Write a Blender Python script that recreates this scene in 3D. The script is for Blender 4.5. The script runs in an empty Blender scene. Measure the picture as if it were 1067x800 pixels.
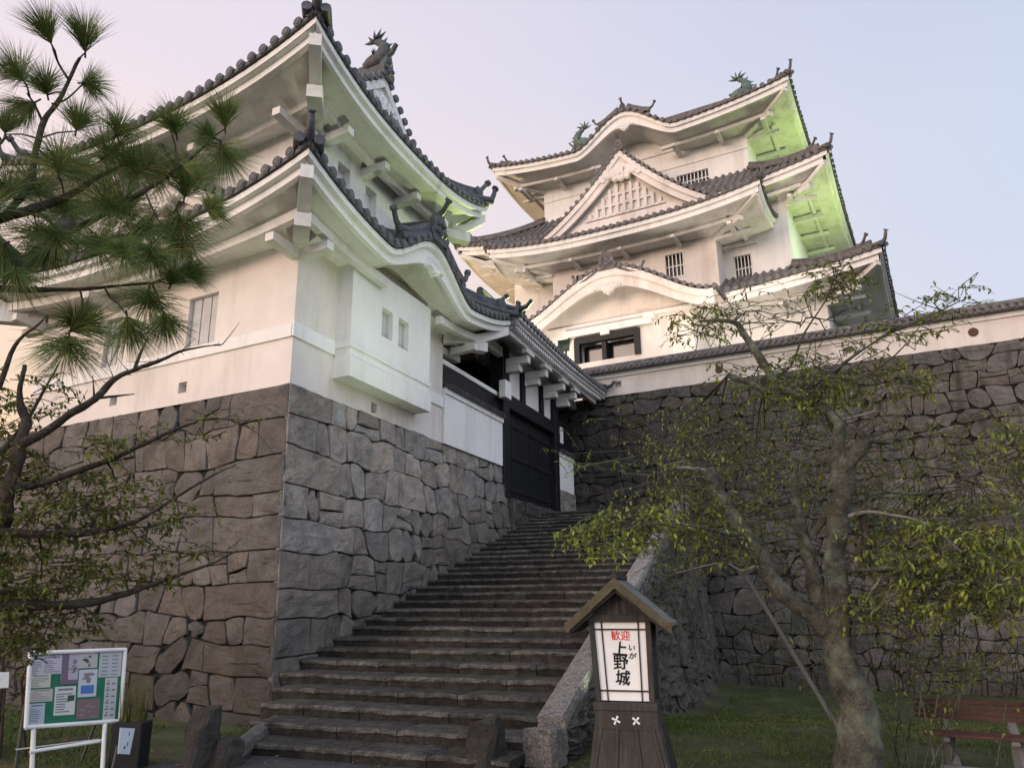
import bpy, bmesh, math, random
from mathutils import Vector, Matrix, noise
R=math.radians
random.seed(7)
sc=bpy.context.scene
col=sc.collection
# ------------------------------------------------------------------ camera
FPX=800.0; TH=R(15.6); RO=0.0094; CH=1.6
cam=bpy.data.cameras.new('camera'); co=bpy.data.objects.new('camera',cam); col.objects.link(co)
sc.camera=co
cam.sensor_width=36; cam.sensor_fit='HORIZONTAL'; cam.lens=36*FPX/1067.0; cam.clip_end=3000; cam.clip_start=0.05
co.location=(0,0,CH)
co.matrix_world=Matrix.Translation((0,0,CH))@Matrix.Rotation(math.pi/2+TH,4,'X')@Matrix.Rotation(-RO,4,'Z')
# ------------------------------------------------------------------ view
sc.view_settings.view_transform='Standard'; sc.view_settings.look='None'
sc.view_settings.gamma=1; sc.view_settings.exposure=0.0; sc.view_settings.use_curve_mapping=False
sc.render.engine='CYCLES'
sc.cycles.max_bounces=6; sc.cycles.diffuse_bounces=3
# ------------------------------------------------------------------ world: dusk sky
w=bpy.data.worlds.new('World'); sc.world=w; w.use_nodes=True
nt=w.node_tree; nt.nodes.clear()
def N(t,**k):
    n=nt.nodes.new(t)
    for a,b in k.items(): setattr(n,a,b)
    return n
out=N('ShaderNodeOutputWorld'); bg=N('ShaderNodeBackground'); bg.inputs['Strength'].default_value=0.10
sky=N('ShaderNodeTexSky'); sky.sky_type='NISHITA'; sky.sun_disc=False
SUN_AZ=-128.0; SUN_EL=9.0
sky.sun_elevation=R(SUN_EL); sky.sun_rotation=R(SUN_AZ); sky.altitude=150; sky.air_density=1.2; sky.dust_density=2.0; sky.ozone_density=2.0
geo=N('ShaderNodeTexCoord'); sep=N('ShaderNodeSeparateXYZ'); nt.links.new(geo.outputs['Generated'],sep.inputs[0])
# elevation ramp of dusk colour
def ramp(fac,stops,interp='EASE'):
    r=N('ShaderNodeValToRGB'); r.color_ramp.interpolation=interp
    e=r.color_ramp.elements
    while len(e)<len(stops): e.new(0.5)
    for i,(p,c) in enumerate(stops): e[i].position=p; e[i].color=(*c,1)
    nt.links.new(fac,r.inputs[0]); return r.outputs[0]
def srgb(r,g,b):
    f=lambda v:(v/255/12.92 if v<=10 else ((v/255+.055)/1.055)**2.4)
    return (f(r),f(g),f(b))
warmside=ramp(sep.outputs['Z'],[(0.0,srgb(255,206,150)),(0.31,srgb(255,226,202)),(0.48,srgb(250,230,230)),(0.62,srgb(238,227,238)),(1.0,srgb(190,196,226))])
coolside=ramp(sep.outputs['Z'],[(0.0,srgb(214,218,238)),(0.25,srgb(212,219,240)),(0.45,srgb(206,217,238)),(0.7,srgb(196,206,232)),(1.0,srgb(180,192,226))])
# side factor: 0 left/warm, 1 right/cool, by direction x
mr=N('ShaderNodeMapRange'); mr.interpolation_type='SMOOTHSTEP'
dx=N('ShaderNodeVectorMath',operation='DOT_PRODUCT'); dx.inputs[1].default_value=(0.95,-0.3,0.0)
nt.links.new(geo.outputs['Generated'],dx.inputs[0])
mr.inputs[1].default_value=-0.70; mr.inputs[2].default_value=0.50
nt.links.new(dx.outputs['Value'],mr.inputs[0])
mx=N('ShaderNodeMixRGB'); nt.links.new(mr.outputs[0],mx.inputs[0]); nt.links.new(warmside,mx.inputs[1]); nt.links.new(coolside,mx.inputs[2])
# the afterglow scaled so that background strength stays at the sky texture's level
ml=N('ShaderNodeMixRGB',blend_type='MULTIPLY'); ml.inputs[0].default_value=1; ml.inputs[2].default_value=(11.4,11.4,11.4,1)
nt.links.new(mx.outputs[0],ml.inputs[1])
bk=N('ShaderNodeMapRange'); bk.interpolation_type='SMOOTHSTEP'; bk.inputs[1].default_value=0.15; bk.inputs[2].default_value=-0.55; bk.inputs[3].default_value=1.0; bk.inputs[4].default_value=2.1
nt.links.new(sep.outputs['Y'],bk.inputs[0])
ad=N('ShaderNodeMixRGB',blend_type='MIX'); ad.inputs[0].default_value=0.14
tn=N('ShaderNodeMixRGB',blend_type='MULTIPLY'); tn.inputs[2].default_value=(1.05,1.0,0.92,1); bkf=N('ShaderNodeMapRange'); bkf.inputs[1].default_value=0.15; bkf.inputs[2].default_value=-0.4; nt.links.new(sep.outputs['Y'],bkf.inputs[0]); nt.links.new(bkf.outputs[0],tn.inputs[0]); nt.links.new(ml.outputs[0],tn.inputs[1])
sc2=N('ShaderNodeVectorMath',operation='SCALE'); nt.links.new(tn.outputs[0],sc2.inputs[0]); nt.links.new(bk.outputs[0],sc2.inputs['Scale'])
nt.links.new(sc2.outputs[0],ad.inputs[1]); nt.links.new(sky.outputs[0],ad.inputs[2])
nt.links.new(ad.outputs[0],bg.inputs[0]); nt.links.new(bg.outputs[0],out.inputs[0])
# ------------------------------------------------------------------ sun (soft, low, warm afterglow)
sl=bpy.data.lights.new('sun','SUN'); so=bpy.data.objects.new('sun',sl); col.objects.link(so)
sl.energy=1.35; sl.angle=R(22); sl.color=(1.0,0.76,0.66)
sd=Vector((math.sin(R(SUN_AZ))*math.cos(R(SUN_EL)),math.cos(R(SUN_AZ))*math.cos(R(SUN_EL)),math.sin(R(SUN_EL))))
so.rotation_euler=sd.to_track_quat('Z','Y').to_euler()
sc.view_settings.exposure=0.0

# ------------------------------------------------------------------ materials
def mat(name,base,rough=0.85,noise_scale=3.0,var=0.25,bump=0.2,bscale=None,dark=None,dark_amt=0.0,dark_scale=1.0,attr=None,spec=0.3,streak=None,detail=6,metal=0):
    m=bpy.data.materials.new(name); m.use_nodes=True; t=m.node_tree; b=t.nodes['Principled BSDF']
    L=t.links.new
    tc=t.nodes.new('ShaderNodeTexCoord'); 
    ns=t.nodes.new('ShaderNodeTexNoise'); ns.inputs['Scale'].default_value=noise_scale; ns.inputs['Detail'].default_value=detail; ns.inputs['Roughness'].default_value=0.65
    L(tc.outputs['Object'],ns.inputs[0])
    cr=t.nodes.new('ShaderNodeMapRange'); cr.inputs[1].default_value=.3; cr.inputs[2].default_value=.7; cr.inputs[3].default_value=1-var; cr.inputs[4].default_value=1+var
    L(ns.outputs[0],cr.inputs[0])
    mu=t.nodes.new('ShaderNodeVectorMath'); mu.operation='MULTIPLY'; mu.inputs[0].default_value=base
    L(cr.outputs[0],mu.inputs[1])
    c=mu.outputs[0]
    if 'granite' in name or 'stone' in name or 'bark' in name:
        ng=t.nodes.new('ShaderNodeTexNoise'); ng.inputs['Scale'].default_value=55; ng.inputs['Detail'].default_value=4; L(tc.outputs['Object'],ng.inputs[0])
        rg=t.nodes.new('ShaderNodeMapRange'); rg.inputs[1].default_value=.35; rg.inputs[2].default_value=.68; rg.inputs[3].default_value=.72; rg.inputs[4].default_value=1.35; L(ng.outputs[0],rg.inputs[0])
        mg_=t.nodes.new('ShaderNodeVectorMath'); mg_.operation='MULTIPLY'; L(c,mg_.inputs[0]); L(rg.outputs[0],mg_.inputs[1]); c=mg_.outputs[0]
        nl_=t.nodes.new('ShaderNodeTexNoise'); nl_.inputs['Scale'].default_value=16; nl_.inputs['Detail'].default_value=6; nl_.inputs['Roughness'].default_value=.75; L(tc.outputs['Object'],nl_.inputs[0])
        rl=t.nodes.new('ShaderNodeMapRange'); rl.inputs[1].default_value=.58; rl.inputs[2].default_value=.68; rl.inputs[3].default_value=0; rl.inputs[4].default_value=.45; L(nl_.outputs[0],rl.inputs[0])
        ml_=t.nodes.new('ShaderNodeMixRGB'); L(rl.outputs[0],ml_.inputs[0]); L(c,ml_.inputs[1]); ml_.inputs[2].default_value=(.26,.26,.235,1) if 'step' not in name else (.16,.16,.15,1); c=ml_.outputs[0]
    if attr:
        at=t.nodes.new('ShaderNodeAttribute'); at.attribute_name='tint'
        m2=t.nodes.new('ShaderNodeVectorMath'); m2.operation='MULTIPLY'; L(c,m2.inputs[0]); L(at.outputs['Color'],m2.inputs[1]); c=m2.outputs[0]
    if dark:
        n2=t.nodes.new('ShaderNodeTexNoise'); n2.inputs['Scale'].default_value=dark_scale; n2.inputs['Detail'].default_value=8; n2.inputs['Roughness'].default_value=.7
        mp=t.nodes.new('ShaderNodeMapping'); L(tc.outputs['Object'],mp.inputs[0]); L(mp.outputs[0],n2.inputs[0])
        if streak: mp.inputs['Scale'].default_value=(streak,streak,0.25)
        r2=t.nodes.new('ShaderNodeMapRange'); r2.inputs[1].default_value=.5-.0; r2.inputs[2].default_value=.68; r2.inputs[3].default_value=0; r2.inputs[4].default_value=dark_amt
        L(n2.outputs[0],r2.inputs[0])
        mm=t.nodes.new('ShaderNodeMixRGB'); L(r2.outputs[0],mm.inputs[0]); L(c,mm.inputs[1]); mm.inputs[2].default_value=(*dark,1); c=mm.outputs[0]
    L(c,b.inputs['Base Color'])
    b.inputs['Roughness'].default_value=rough; b.inputs['Specular IOR Level'].default_value=spec; b.inputs['Metallic'].default_value=metal
    if bump>0:
        n3=t.nodes.new('ShaderNodeTexNoise'); n3.inputs['Scale'].default_value=bscale or noise_scale*6; n3.inputs['Detail'].default_value=8; n3.inputs['Roughness'].default_value=.7
        L(tc.outputs['Object'],n3.inputs[0])
        bp=t.nodes.new('ShaderNodeBump'); bp.inputs['Strength'].default_value=bump; bp.inputs['Distance'].default_value=.03
        L(n3.outputs[0],bp.inputs['Height']); L(bp.outputs[0],b.inputs['Normal'])
    return m
M={}
M['plaster']=mat('white_plaster',(.79,.785,.77),.85,.9,.07,.12,24,dark=(.44,.42,.38),dark_amt=.34,dark_scale=1.0,streak=2.6)
M['plaster_old']=mat('weathered_plaster',(.70,.655,.615),.88,.6,.12,.14,20,dark=(.40,.34,.28),dark_amt=.50,dark_scale=.6,streak=1.6)
M['soffit']=mat('eave_plaster',(.70,.69,.66),.85,1.5,.10,.1,16,dark=(.36,.34,.3),dark_amt=.55,dark_scale=1.4)
M['tile']=mat('roof_tile',(.055,.058,.066),.5,5,.5,.25,30,dark=(.16,.16,.17),dark_amt=.6,dark_scale=7,spec=.4)
M['tile_end']=mat('tile_end',(.10,.10,.108),.55,9,.5,.3,40,spec=.4)
M['tile_old']=mat('weathered_roof_tile',(.105,.10,.10),.6,4,.5,.25,30,dark=(.30,.25,.23),dark_amt=.6,dark_scale=5,spec=.35)
M['tile_old_end']=mat('weathered_tile_end',(.13,.12,.12),.6,9,.5,.3,40)
M['black']=mat('black_timber',(.010,.011,.014),.55,6,.4,.2,40,spec=.3)
M['timber']=mat('dark_timber',(.035,.028,.022),.7,7,.5,.3,30)
M['brown']=mat('brown_timber',(.09,.05,.03),.7,7,.4,.3,30)
M['granite']=mat('granite',(.275,.252,.225),.92,3.5,.25,.6,22,dark=(.05,.047,.042),dark_amt=.6,dark_scale=1.3,attr=1)
M['granite_warm']=mat('warm_granite',(.122,.114,.106),.92,3.0,.25,.6,22,dark=(.04,.034,.029),dark_amt=.7,dark_scale=1.1,attr=1)
M['granite_dark']=mat('lichened_granite',(.098,.091,.082),.94,2.5,.35,.7,18,dark=(.024,.023,.02),dark_amt=.85,dark_scale=.9,attr=1,streak=3.0)
M['step']=mat('worn_step_stone',(.038,.037,.034),.95,9,.6,.9,20,dark=(.013,.012,.010),dark_amt=.85,dark_scale=2.6,attr=1)
M['joint']=mat('joint_earth',(.018,.017,.014),1,5,.4,.3)
M['verdigris']=mat('verdigris_bronze',(.10,.15,.12),.6,6,.45,.3,20,dark=(.05,.06,.05),dark_amt=.6,dark_scale=5)
M['glass']=mat('dark_window',(.012,.013,.016),.15,3,.2,0,spec=.5)
M['shade_win']=mat('grey_shutter',(.50,.50,.50),.8,3,.1,.05,20)
M['steel']=mat('grey_painted_steel',(.13,.135,.135),.5,6,.15,.05,30)
M['whitemetal']=mat('white_painted_metal',(.72,.73,.72),.45,5,.12,.05,30)
M['bark']=mat('lichened_bark',(.066,.067,.052),.95,6,.55,1.0,30,dark=(.19,.215,.165),dark_amt=.85,dark_scale=3.2,streak=None)
M['bark_dark']=mat('dark_bark',(.045,.036,.028),.95,9,.5,.8,26)
M['bark_pale']=mat('bare_pale_wood',(.20,.19,.165),.9,9,.3,.6,30)

# ------------------------------------------------------------------ mesh builder
class MB:
    def __init__(s): s.v=[]; s.f=[]; s.mi=[]; s.c=[]; s.sm=[]; s.cur=0; s.tint=(1,1,1); s.smooth=False
    def add(s,vs,fs):
        o=len(s.v); s.v+= [tuple(p) for p in vs]
        for f in fs:
            s.f.append([o+i for i in f]); s.mi.append(s.cur); s.c.append(s.tint); s.sm.append(s.smooth)
    def hexa(s,p): # 8 points bottom 4 ccw, top 4
        s.add(p,[(3,2,1,0),(4,5,6,7),(0,1,5,4),(1,2,6,5),(2,3,7,6),(3,0,4,7)])
    def box(s,fn,x0,x1,y0,y1,z0,z1):
        s.hexa([fn(x0,y0,z0),fn(x1,y0,z0),fn(x1,y1,z0),fn(x0,y1,z0),fn(x0,y0,z1),fn(x1,y0,z1),fn(x1,y1,z1),fn(x0,y1,z1)])
    def grid(s,rows,close=False):
        n=len(rows[0]); vs=[p for r in rows for p in r]; fs=[]
        for i in range(len(rows)-1):
            for j in range(n-1+(1 if close else 0)):
                k=(j+1)%n; fs.append((i*n+j,i*n+k,(i+1)*n+k,(i+1)*n+j))
        s.add(vs,fs)
    def tube(s,pts,rad,n=8,cap=True,up=None):
        pts=[Vector(p) for p in pts]; rows=[]
        if not hasattr(rad,'__len__'): rad=[rad]*len(pts)
        pu=None
        for i,p in enumerate(pts):
            d=(pts[min(i+1,len(pts)-1)]-pts[max(i-1,0)])
            if d.length<1e-9: d=Vector((0,0,1))
            d.normalize()
            if pu is None:
                a=Vector((0,0,1)) if abs(d.z)<.9 else Vector((1,0,0))
                pu=(a-d*a.dot(d)).normalized()
            else:
                pu=(pu-d*pu.dot(d)); pu=pu.normalized() if pu.length>1e-6 else d.orthogonal().normalized()
            q=d.cross(pu)
            rows.append([p+(pu*math.cos(2*math.pi*k/n)+q*math.sin(2*math.pi*k/n))*rad[i] for k in range(n)])
        s.grid(rows,True)
        if cap:
            s.add(rows[0],[tuple(range(n))]); s.add(rows[-1],[tuple(reversed(range(n)))])
    def join(s,o,mi):
        b=len(s.v); s.v+=o.v
        for f,c,sm in zip(o.f,o.c,o.sm): s.f.append([i+b for i in f]); s.c.append(c); s.sm.append(sm); s.mi.append(mi)
    def build(s,name,mats,parent=None,bevel=0):
        me=bpy.data.meshes.new(name); me.from_pydata(s.v,[],s.f)
        if not isinstance(mats,(list,tuple)): mats=[mats]
        for m in mats: me.materials.append(m)
        me.polygons.foreach_set('material_index',s.mi); me.polygons.foreach_set('use_smooth',s.sm)
        if any(c!=(1,1,1) for c in s.c):
            a=me.color_attributes.new('tint','FLOAT_COLOR','CORNER'); d=[]
            for p,c in zip(me.polygons,s.c): d+= [c[0],c[1],c[2],1]*p.loop_total
            a.data.foreach_set('color',d)
        else:
            a=me.color_attributes.new('tint','FLOAT_COLOR','CORNER'); a.data.foreach_set('color',[1.0]*(4*len(me.loops)))
        me.update()
        o=bpy.data.objects.new(name,me); col.objects.link(o)
        if parent: 
            o.parent=parent; o.matrix_parent_inverse=Matrix.Translation(-parent.location)
        if bevel:
            bm=bmesh.new(); bm.from_mesh(me); bmesh.ops.remove_doubles(bm,verts=bm.verts,dist=1e-4)
            bmesh.ops.bevel(bm,geom=bm.edges[:],offset=bevel,segments=1,affect='EDGES'); bm.to_mesh(me); bm.free()
        return o
def tag(o,label=None,cat=None,group=None,kind=None):
    if label: o['label']=label
    if cat: o['category']=cat
    if group: o['group']=group
    if kind: o['kind']=kind
    return o
def empty(name,loc):
    o=bpy.data.objects.new(name,None); col.objects.link(o); o.location=loc; o.empty_display_size=.2
    return o
def lerp(a,b,t): return a+(b-a)*t
def ray(x,y):
    a=x-533.5;b=400-y;c,s=math.cos(RO),math.sin(RO); a,b=a*c-b*s,a*s+b*c
    return Vector((a,FPX*math.cos(TH)-b*math.sin(TH),b*math.cos(TH)+FPX*math.sin(TH)))/FPX
def atD(x,y,D):
    r=ray(x,y); t=D/math.hypot(r.x,r.y); return Vector((r.x*t,r.y*t,CH+r.z*t))
def atZ(x,y,z):
    r=ray(x,y); t=(z-CH)/r.z; return Vector((r.x*t,r.y*t,z))
def dirv(a): return Vector((math.sin(R(a)),math.cos(R(a)),0))
# frames -----------------------------------------------------------
T0=Vector((-3.573,11.874,0)); TU=dirv(21.8); TL=dirv(-61.0)
def FT(s,t,z): p=T0+TU*s+TL*t; return Vector((p.x,p.y,z))          # turret frame: s along the gate face, t along the left face
K0=Vector((11.281,32.074,0)); KR=dirv(119.); KB=dirv(29.)
def FK(r,b,z): p=K0+KR*r+KB*b; return Vector((p.x,p.y,z))            # keep frame: r to the right along the front, b to the back
A0=atD(643,413,26.0); A0.z=0
def FW(a,b,z): p=A0+KR*a+KB*b; return Vector((p.x,p.y,z))            # big wall frame
WZ=8.36
TN=Vector((TU.y,-TU.x,0))
def FS(s,n,z): p=T0+TU*s+TN*n; return Vector((p.x,p.y,z))            # stair frame: n to the right of the gate face
def k_seed(k): return 'SENW'.index(k)*11.3
# ------------------------------------------------------------------ roofs
def sgn(x): return -1 if x<0 else 1
def skirt(F,outer,inner,zo,zi,parent,up=.5,bumps={},mt='tile',sides='WSEN',spacing=.25,rr=.075,wallrect=None,fasc=.2,soff_rise=.12,beams=True,hips=True,upw=None,nbr={},plast='soffit',hipkn=1.0,conc=.25,tz=.12,powr=2.6,bdrop=.0,beamf=.55):
    """Skirt roof. outer/inner: (x0,x1,y0,y1). side names: S = y0 side, N = y1 side, W = x0, E = x1.
    bumps: side -> (centre coordinate along the eave, half width, height)."""
    X0,X1,Y0,Y1=outer; x0,x1,y0,y1=inner
    S={'S':((X0,Y0),(X1,Y0),(x0,y0),(x1,y0)),'E':((X1,Y0),(X1,Y1),(x1,y0),(x1,y1)),
       'N':((X1,Y1),(X0,Y1),(x1,y1),(x0,y1)),'W':((X0,Y1),(X0,Y0),(x0,y1),(x0,y0))}
    out={}
    if wallrect:
        a_,b_,c_,d_=wallrect; WL={'S':(a_-X0,X1-b_),'E':(c_-Y0,Y1-d_),'N':(X1-b_,a_-X0),'W':(Y1-d_,c_-Y0)}
    for k in sides:
        tiles=MB(); tiles.smooth=True; ends=MB(); white=MB(); soff=MB()
        A,B,a,b=S[k]; Lx=math.hypot(B[0]-A[0],B[1]-A[1]); ex=((B[0]-A[0])/Lx,(B[1]-A[1])/Lx); en=(-ex[1],ex[0])
        Dp=abs((a[0]-A[0])*en[0]+(a[1]-A[1])*en[1]); la=(a[0]-A[0])*ex[0]+(a[1]-A[1])*ex[1]; lb=Lx-((b[0]-A[0])*ex[0]+(b[1]-A[1])*ex[1])
        bp=bumps.get(k)
        def zb(X,bp=bp):
            if not bp: return 0
            c,hw,h=bp[:3]; q=abs(X-c)/hw
            if q>=1: return 0
            e=1-q; return h*(e*e*(3-2*e))**(.85)-0.0
        def zt(X,t,Lx=Lx,la=la,lb=lb,zb=zb):
            lo=t*la; hi=Lx-t*lb; s=min(1,max(0,(X-lo)/max(hi-lo,1e-3)))
            return zo+(zi-zo)*((1-conc)*t+conc*t*t)+up*abs(2*s-1)**powr*(1-min(t,1))**1.6+zb(X)*(1-.75*min(t,1))
        def P(X,t,dz=0,A=A,ex=ex,en=en,Dp=Dp,zt=zt,z=None):
            d=t*Dp; return F(A[0]+ex[0]*X+en[0]*d,A[1]+ex[1]*X+en[1]*d,(zt(X,t) if z is None else z)+dz)
        out[k]=(P,zt,Lx,Dp,la,lb)
        nx=max(24,int(Lx/.18)); nt_=6
        rows=[]
        for j in range(nt_+1):
            t=j/nt_; lo=t*la; hi=Lx-t*lb
            rows.append([P(lerp(lo,hi,i/nx),t,tz) for i in range(nx+1)])
        tiles.grid(rows)
        # flat-tile rim
        r0=[P(Lx*i/nx,0,tz) for i in range(nx+1)]; r1=[P(Lx*i/nx,0,tz-.07) for i in range(nx+1)]; r2=[P(Lx*i/nx,.06,tz-.09) for i in range(nx+1)]
        ends.grid([r0,r1,r2])
        # ribs
        n=int(Lx/spacing)
        for i in range(n+1):
            X=(i+.5)*Lx/(n+1)
            tm=min(1,X/max(la,1e-3) if la>0 else 1,(Lx-X)/lb if lb>0 else 1)
            if tm<.05: tm=.05
            ns=max(2,int(5*tm)+1); rows=[]
            ddir=(F(A[0]+ex[0],A[1]+ex[1],0)-F(A[0],A[1],0)).normalized()
            for j in range(ns+1):
                t=-.02+(tm+.02)*j/ns; c=P(X,t,tz+.015); 
                rows.append([c+ddir*(rr*math.cos(math.pi*q/4))+Vector((0,0,rr*math.sin(math.pi*q/4))) for q in range(5)])
            tiles.grid(rows)
            X+=.012*noise.noise(Vector((i*1.7,k_seed(k),3))); c=P(X,-.022-.01*noise.noise(Vector((i*2.3,k_seed(k),7))),tz+.02); od=(P(X,-.05,0,z=0)-P(X,0,0,z=0)).normalized()
            ring=[c+ddir*(rr*1.12*math.cos(2*math.pi*q/10))+Vector((0,0,rr*1.12*math.sin(2*math.pi*q/10))) for q in range(10)]
            ring2=[p-od*.05 for p in ring]
            ends.grid([ring,ring2],True); ends.add(ring,[tuple(range(10))])
            ri=[c+od*.012+(p-c)*.62 for p in ring]; ends.grid([ri,[c+(p-c)*.7 for p in ring]],True); ends.add(ri,[tuple(range(10))])
        # fascias: two white steps
        tw=0
        th1=lambda X:(.10+.09*min(1,zb(X)/.4 if bp else 0))
        f=fasc
        lv=[(.03,tz-.09),(.03,tz-.09-f*.55),(.10,tz-.09-f*.55),(.10,tz-.09-f*1.25),(.17,tz-.09-f*1.25)]
        rows=[]
        for (tt,dz) in lv:
            r=[]
            for i in range(nx+1):
                t=tt*min(1,1.0/Dp*1.6) ; lo=t*la; hi=Lx-t*lb; X=lerp(lo,hi,i/nx)
                ex_=(0 if not bp else -.22*min(1,zb(X)/max(bp[2],.01))*(1 if dz<tz-.1-f*.6 else 0))
                r.append(P(X,t,dz+ex_,z=zt(X,0) if True else None))
            rows.append(r)
        white.grid(rows)
        # soffit
        wd=Dp
        if wallrect:
            wx0,wx1,wy0,wy1=wallrect; wd={'S':wy0-Y0,'N':Y1-wy1,'W':wx0-X0,'E':X1-wx1}[k]
        rows=[]; nS=5
        tstart=.17*min(1,1.6/Dp)
        for j in range(nS+1):
            dd=lerp(tstart*Dp,wd+.06,j/nS); t=dd/Dp; q=j/nS
            u_=dd/wd; laW,lbW=WL[k] if wallrect else (la*wd/Dp,lb*wd/Dp)
            lo=u_*laW; hi=Lx-u_*lbW; r=[]
            for i in range(nx+1):
                X=lerp(lo,hi,i/nx); s=i/nx
                z=zo+up*abs(2*s-1)**powr*(1-q)**1.3+zb(X)*(1-.15*q)+soff_rise*q+tz-.09-f*1.25
                if bp and q==0: z-=.22*min(1,zb(X)/bp[2])
                r.append(P(X,t,0,z=z))
            rows.append(r)
        soff.grid(rows)
        # beam parallel to the wall + brackets
        if beams and wd>.5:
            bt=(wd*beamf)/Dp; lo=bt*la+.05; hi=Lx-bt*lb-.05
            segs=[(lo,hi)] 
            if bp: segs=[(lo,bp[0]-bp[1]*.62),(bp[0]+bp[1]*.62,hi)]
            for (l0,l1) in segs:
                if l1<=l0: continue
                m=max(4,int((l1-l0)/.4)); bw=.07
                for sgn_ in (0,):
                    rr_=[]
                    for i in range(m+1):
                        X=lerp(l0,l1,i/m); s=(X-bt*la)/max(Lx-bt*(la+lb),.1)
                        z=zo+up*abs(2*s-1)**powr*.38+soff_rise*.5+tz-.09-f*1.25
                        dt=bw/Dp
                        c=[(bt-dt,.02),(bt-dt,-.15),(bt+dt,-.15),(bt+dt,.02)]
                        rr_.append([P(X,t,dz,z=z) for t,dz in c])
                    soff.grid(rr_,True); soff.add(rr_[0],[(0,1,2,3)]); soff.add(rr_[-1],[(3,2,1,0)])
            nb=nbr.get(k,max(2,int(Lx/2.2)))
            for i in range(nb):
                X=lerp(lo+.5,hi-.5,i/(nb-1)) if nb>1 else Lx/2
                if bp and abs(X-bp[0])<bp[1]*.6: continue
                z=zo+soff_rise*.5+tz-.09-f*1.25-.15
                t0=(wd*.38)/Dp; t1=(wd+.02)/Dp
                q=[P(X-.09,t0,0,z=z-.12),P(X+.09,t0,0,z=z-.12),P(X+.09,t1,0,z=z-.16),P(X-.09,t1,0,z=z-.16),
                   P(X-.09,t0,0,z=z+.02),P(X+.09,t0,0,z=z+.02),P(X+.09,t1,0,z=z+.02),P(X-.09,t1,0,z=z+.02)]
                soff.hexa(q)
        tiles.build('roof_tiles',M[mt],parent); ends.build('eave_tile_ends',M[mt+'_end'],parent)
        white.build('fascia',M['plaster'],parent); soff.build('soffit',M[plast],parent)
    # hips
    cs={'SW':((X0,Y0),(x0,y0)),'SE':((X1,Y0),(x1,y0)),'NE':((X1,Y1),(x1,y1)),'NW':((X0,Y1),(x0,y1))}
    if hips:
        for k,(o,i_) in cs.items():
            if not (k[0] in sides and k[1] in sides): continue
            hp=MB(); hp.smooth=True; white=MB()
            od=(F(o[0],o[1],0)-F(i_[0],i_[1],0)).normalized(); sd_=Vector((-od.y,od.x,0))
            pts=[]
            for j in range(9):
                t=-.015+1.015*j/8; 
                z=zo+(zi-zo)*((1-conc)*t+conc*t*t)+up*(1-max(t,0))**1.6+tz
                pts.append(F(lerp(o[0],i_[0],t),lerp(o[1],i_[1],t),z))
            for (wd_,dz,rd) in ((.15,.03,.09),(-.15,.03,.09)):
                hp.tube([p+sd_*wd_+Vector((0,0,dz)) for p in pts],rd,8)
            rows=[[p+sd_*a+Vector((0,0,b_)) for a,b_ in ((-.11,0),(-.10,.26),(.10,.26),(.11,0))] for p in pts[1:]]
            hp.grid(rows); hp.add(rows[0],[(0,1,2,3)])
            hp.tube([p+Vector((0,0,.30)) for p in pts[1:]],.085,8)
            # upturned end tile and knob, demon-tile shield
            p=pts[0]; kn=hipkn
            hp.tube([p+Vector((0,0,.05))-od*.1,p+od*.06*kn+Vector((0,0,.16*kn)),p+od*.12*kn+Vector((0,0,.32*kn)),p+od*.14*kn+Vector((0,0,.46*kn))],[.09,.07,.06,.05],8)
            hp.tube([p+od*.14*kn+Vector((0,0,.44*kn)),p+od*.16*kn+Vector((0,0,.47*kn))],[.085*kn,.085*kn],10)
            p2=pts[2]; 
            hp.tube([p2+Vector((0,0,.3)),p2+od*.22*kn+Vector((0,0,.38)),p2+od*.38*kn+Vector((0,0,.58*kn))],[.08,.06,.045],8)
            hp.tube([p2+od*.36*kn+Vector((0,0,.55*kn)),p2+od*.42*kn+Vector((0,0,.6*kn))],[.075*kn,.075*kn],10)
            q=p2+od*.04
            hp.hexa([q+sd_*.2+Vector((0,0,.0)),q+sd_*.2+od*.06,q-sd_*.2+od*.06,q-sd_*.2,q+sd_*.15+Vector((0,0,.36)),q+sd_*.15+od*.06+Vector((0,0,.36)),q-sd_*.15+od*.06+Vector((0,0,.36)),q-sd_*.15+Vector((0,0,.36))])
            # corner beam (white) below
            wr=wallrect or inner
            wc={'SW':(wr[0],wr[2]),'SE':(wr[1],wr[2]),'NE':(wr[1],wr[3]),'NW':(wr[0],wr[3])}[k]
            b0=F(lerp(o[0],wc[0],.10),lerp(o[1],wc[1],.10),zo+up*.93+tz-.09-fasc*1.15)
            bm_=F(lerp(o[0],wc[0],.5),lerp(o[1],wc[1],.5),zo+up*.38+tz-.09-fasc*1.25)
            b1=F(lerp(o[0],wc[0],1.02),lerp(o[1],wc[1],1.02),zo+soff_rise+tz-.09-fasc*1.25)
            rows=[[p+sd_*a+Vector((0,0,b_)) for a,b_ in ((-.1,.03),(-.1,-.19),(.1,-.19),(.1,.03))] for p in (b0,bm_,b1)]
            white.grid(rows,True); white.add(rows[0],[(0,1,2,3)])
            c=b0.lerp(bm_,.95); 
            white.hexa([c+sd_*x+od*y+Vector((0,0,z)) for z in (-.42,-.19) for x,y in ((-.13,-.5),(.13,-.5),(.13,.12),(-.13,.12))])
            hp.build('hip_ridge',M[mt],parent); white.build('corner_beam',M[plast],parent)
    return out
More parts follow.
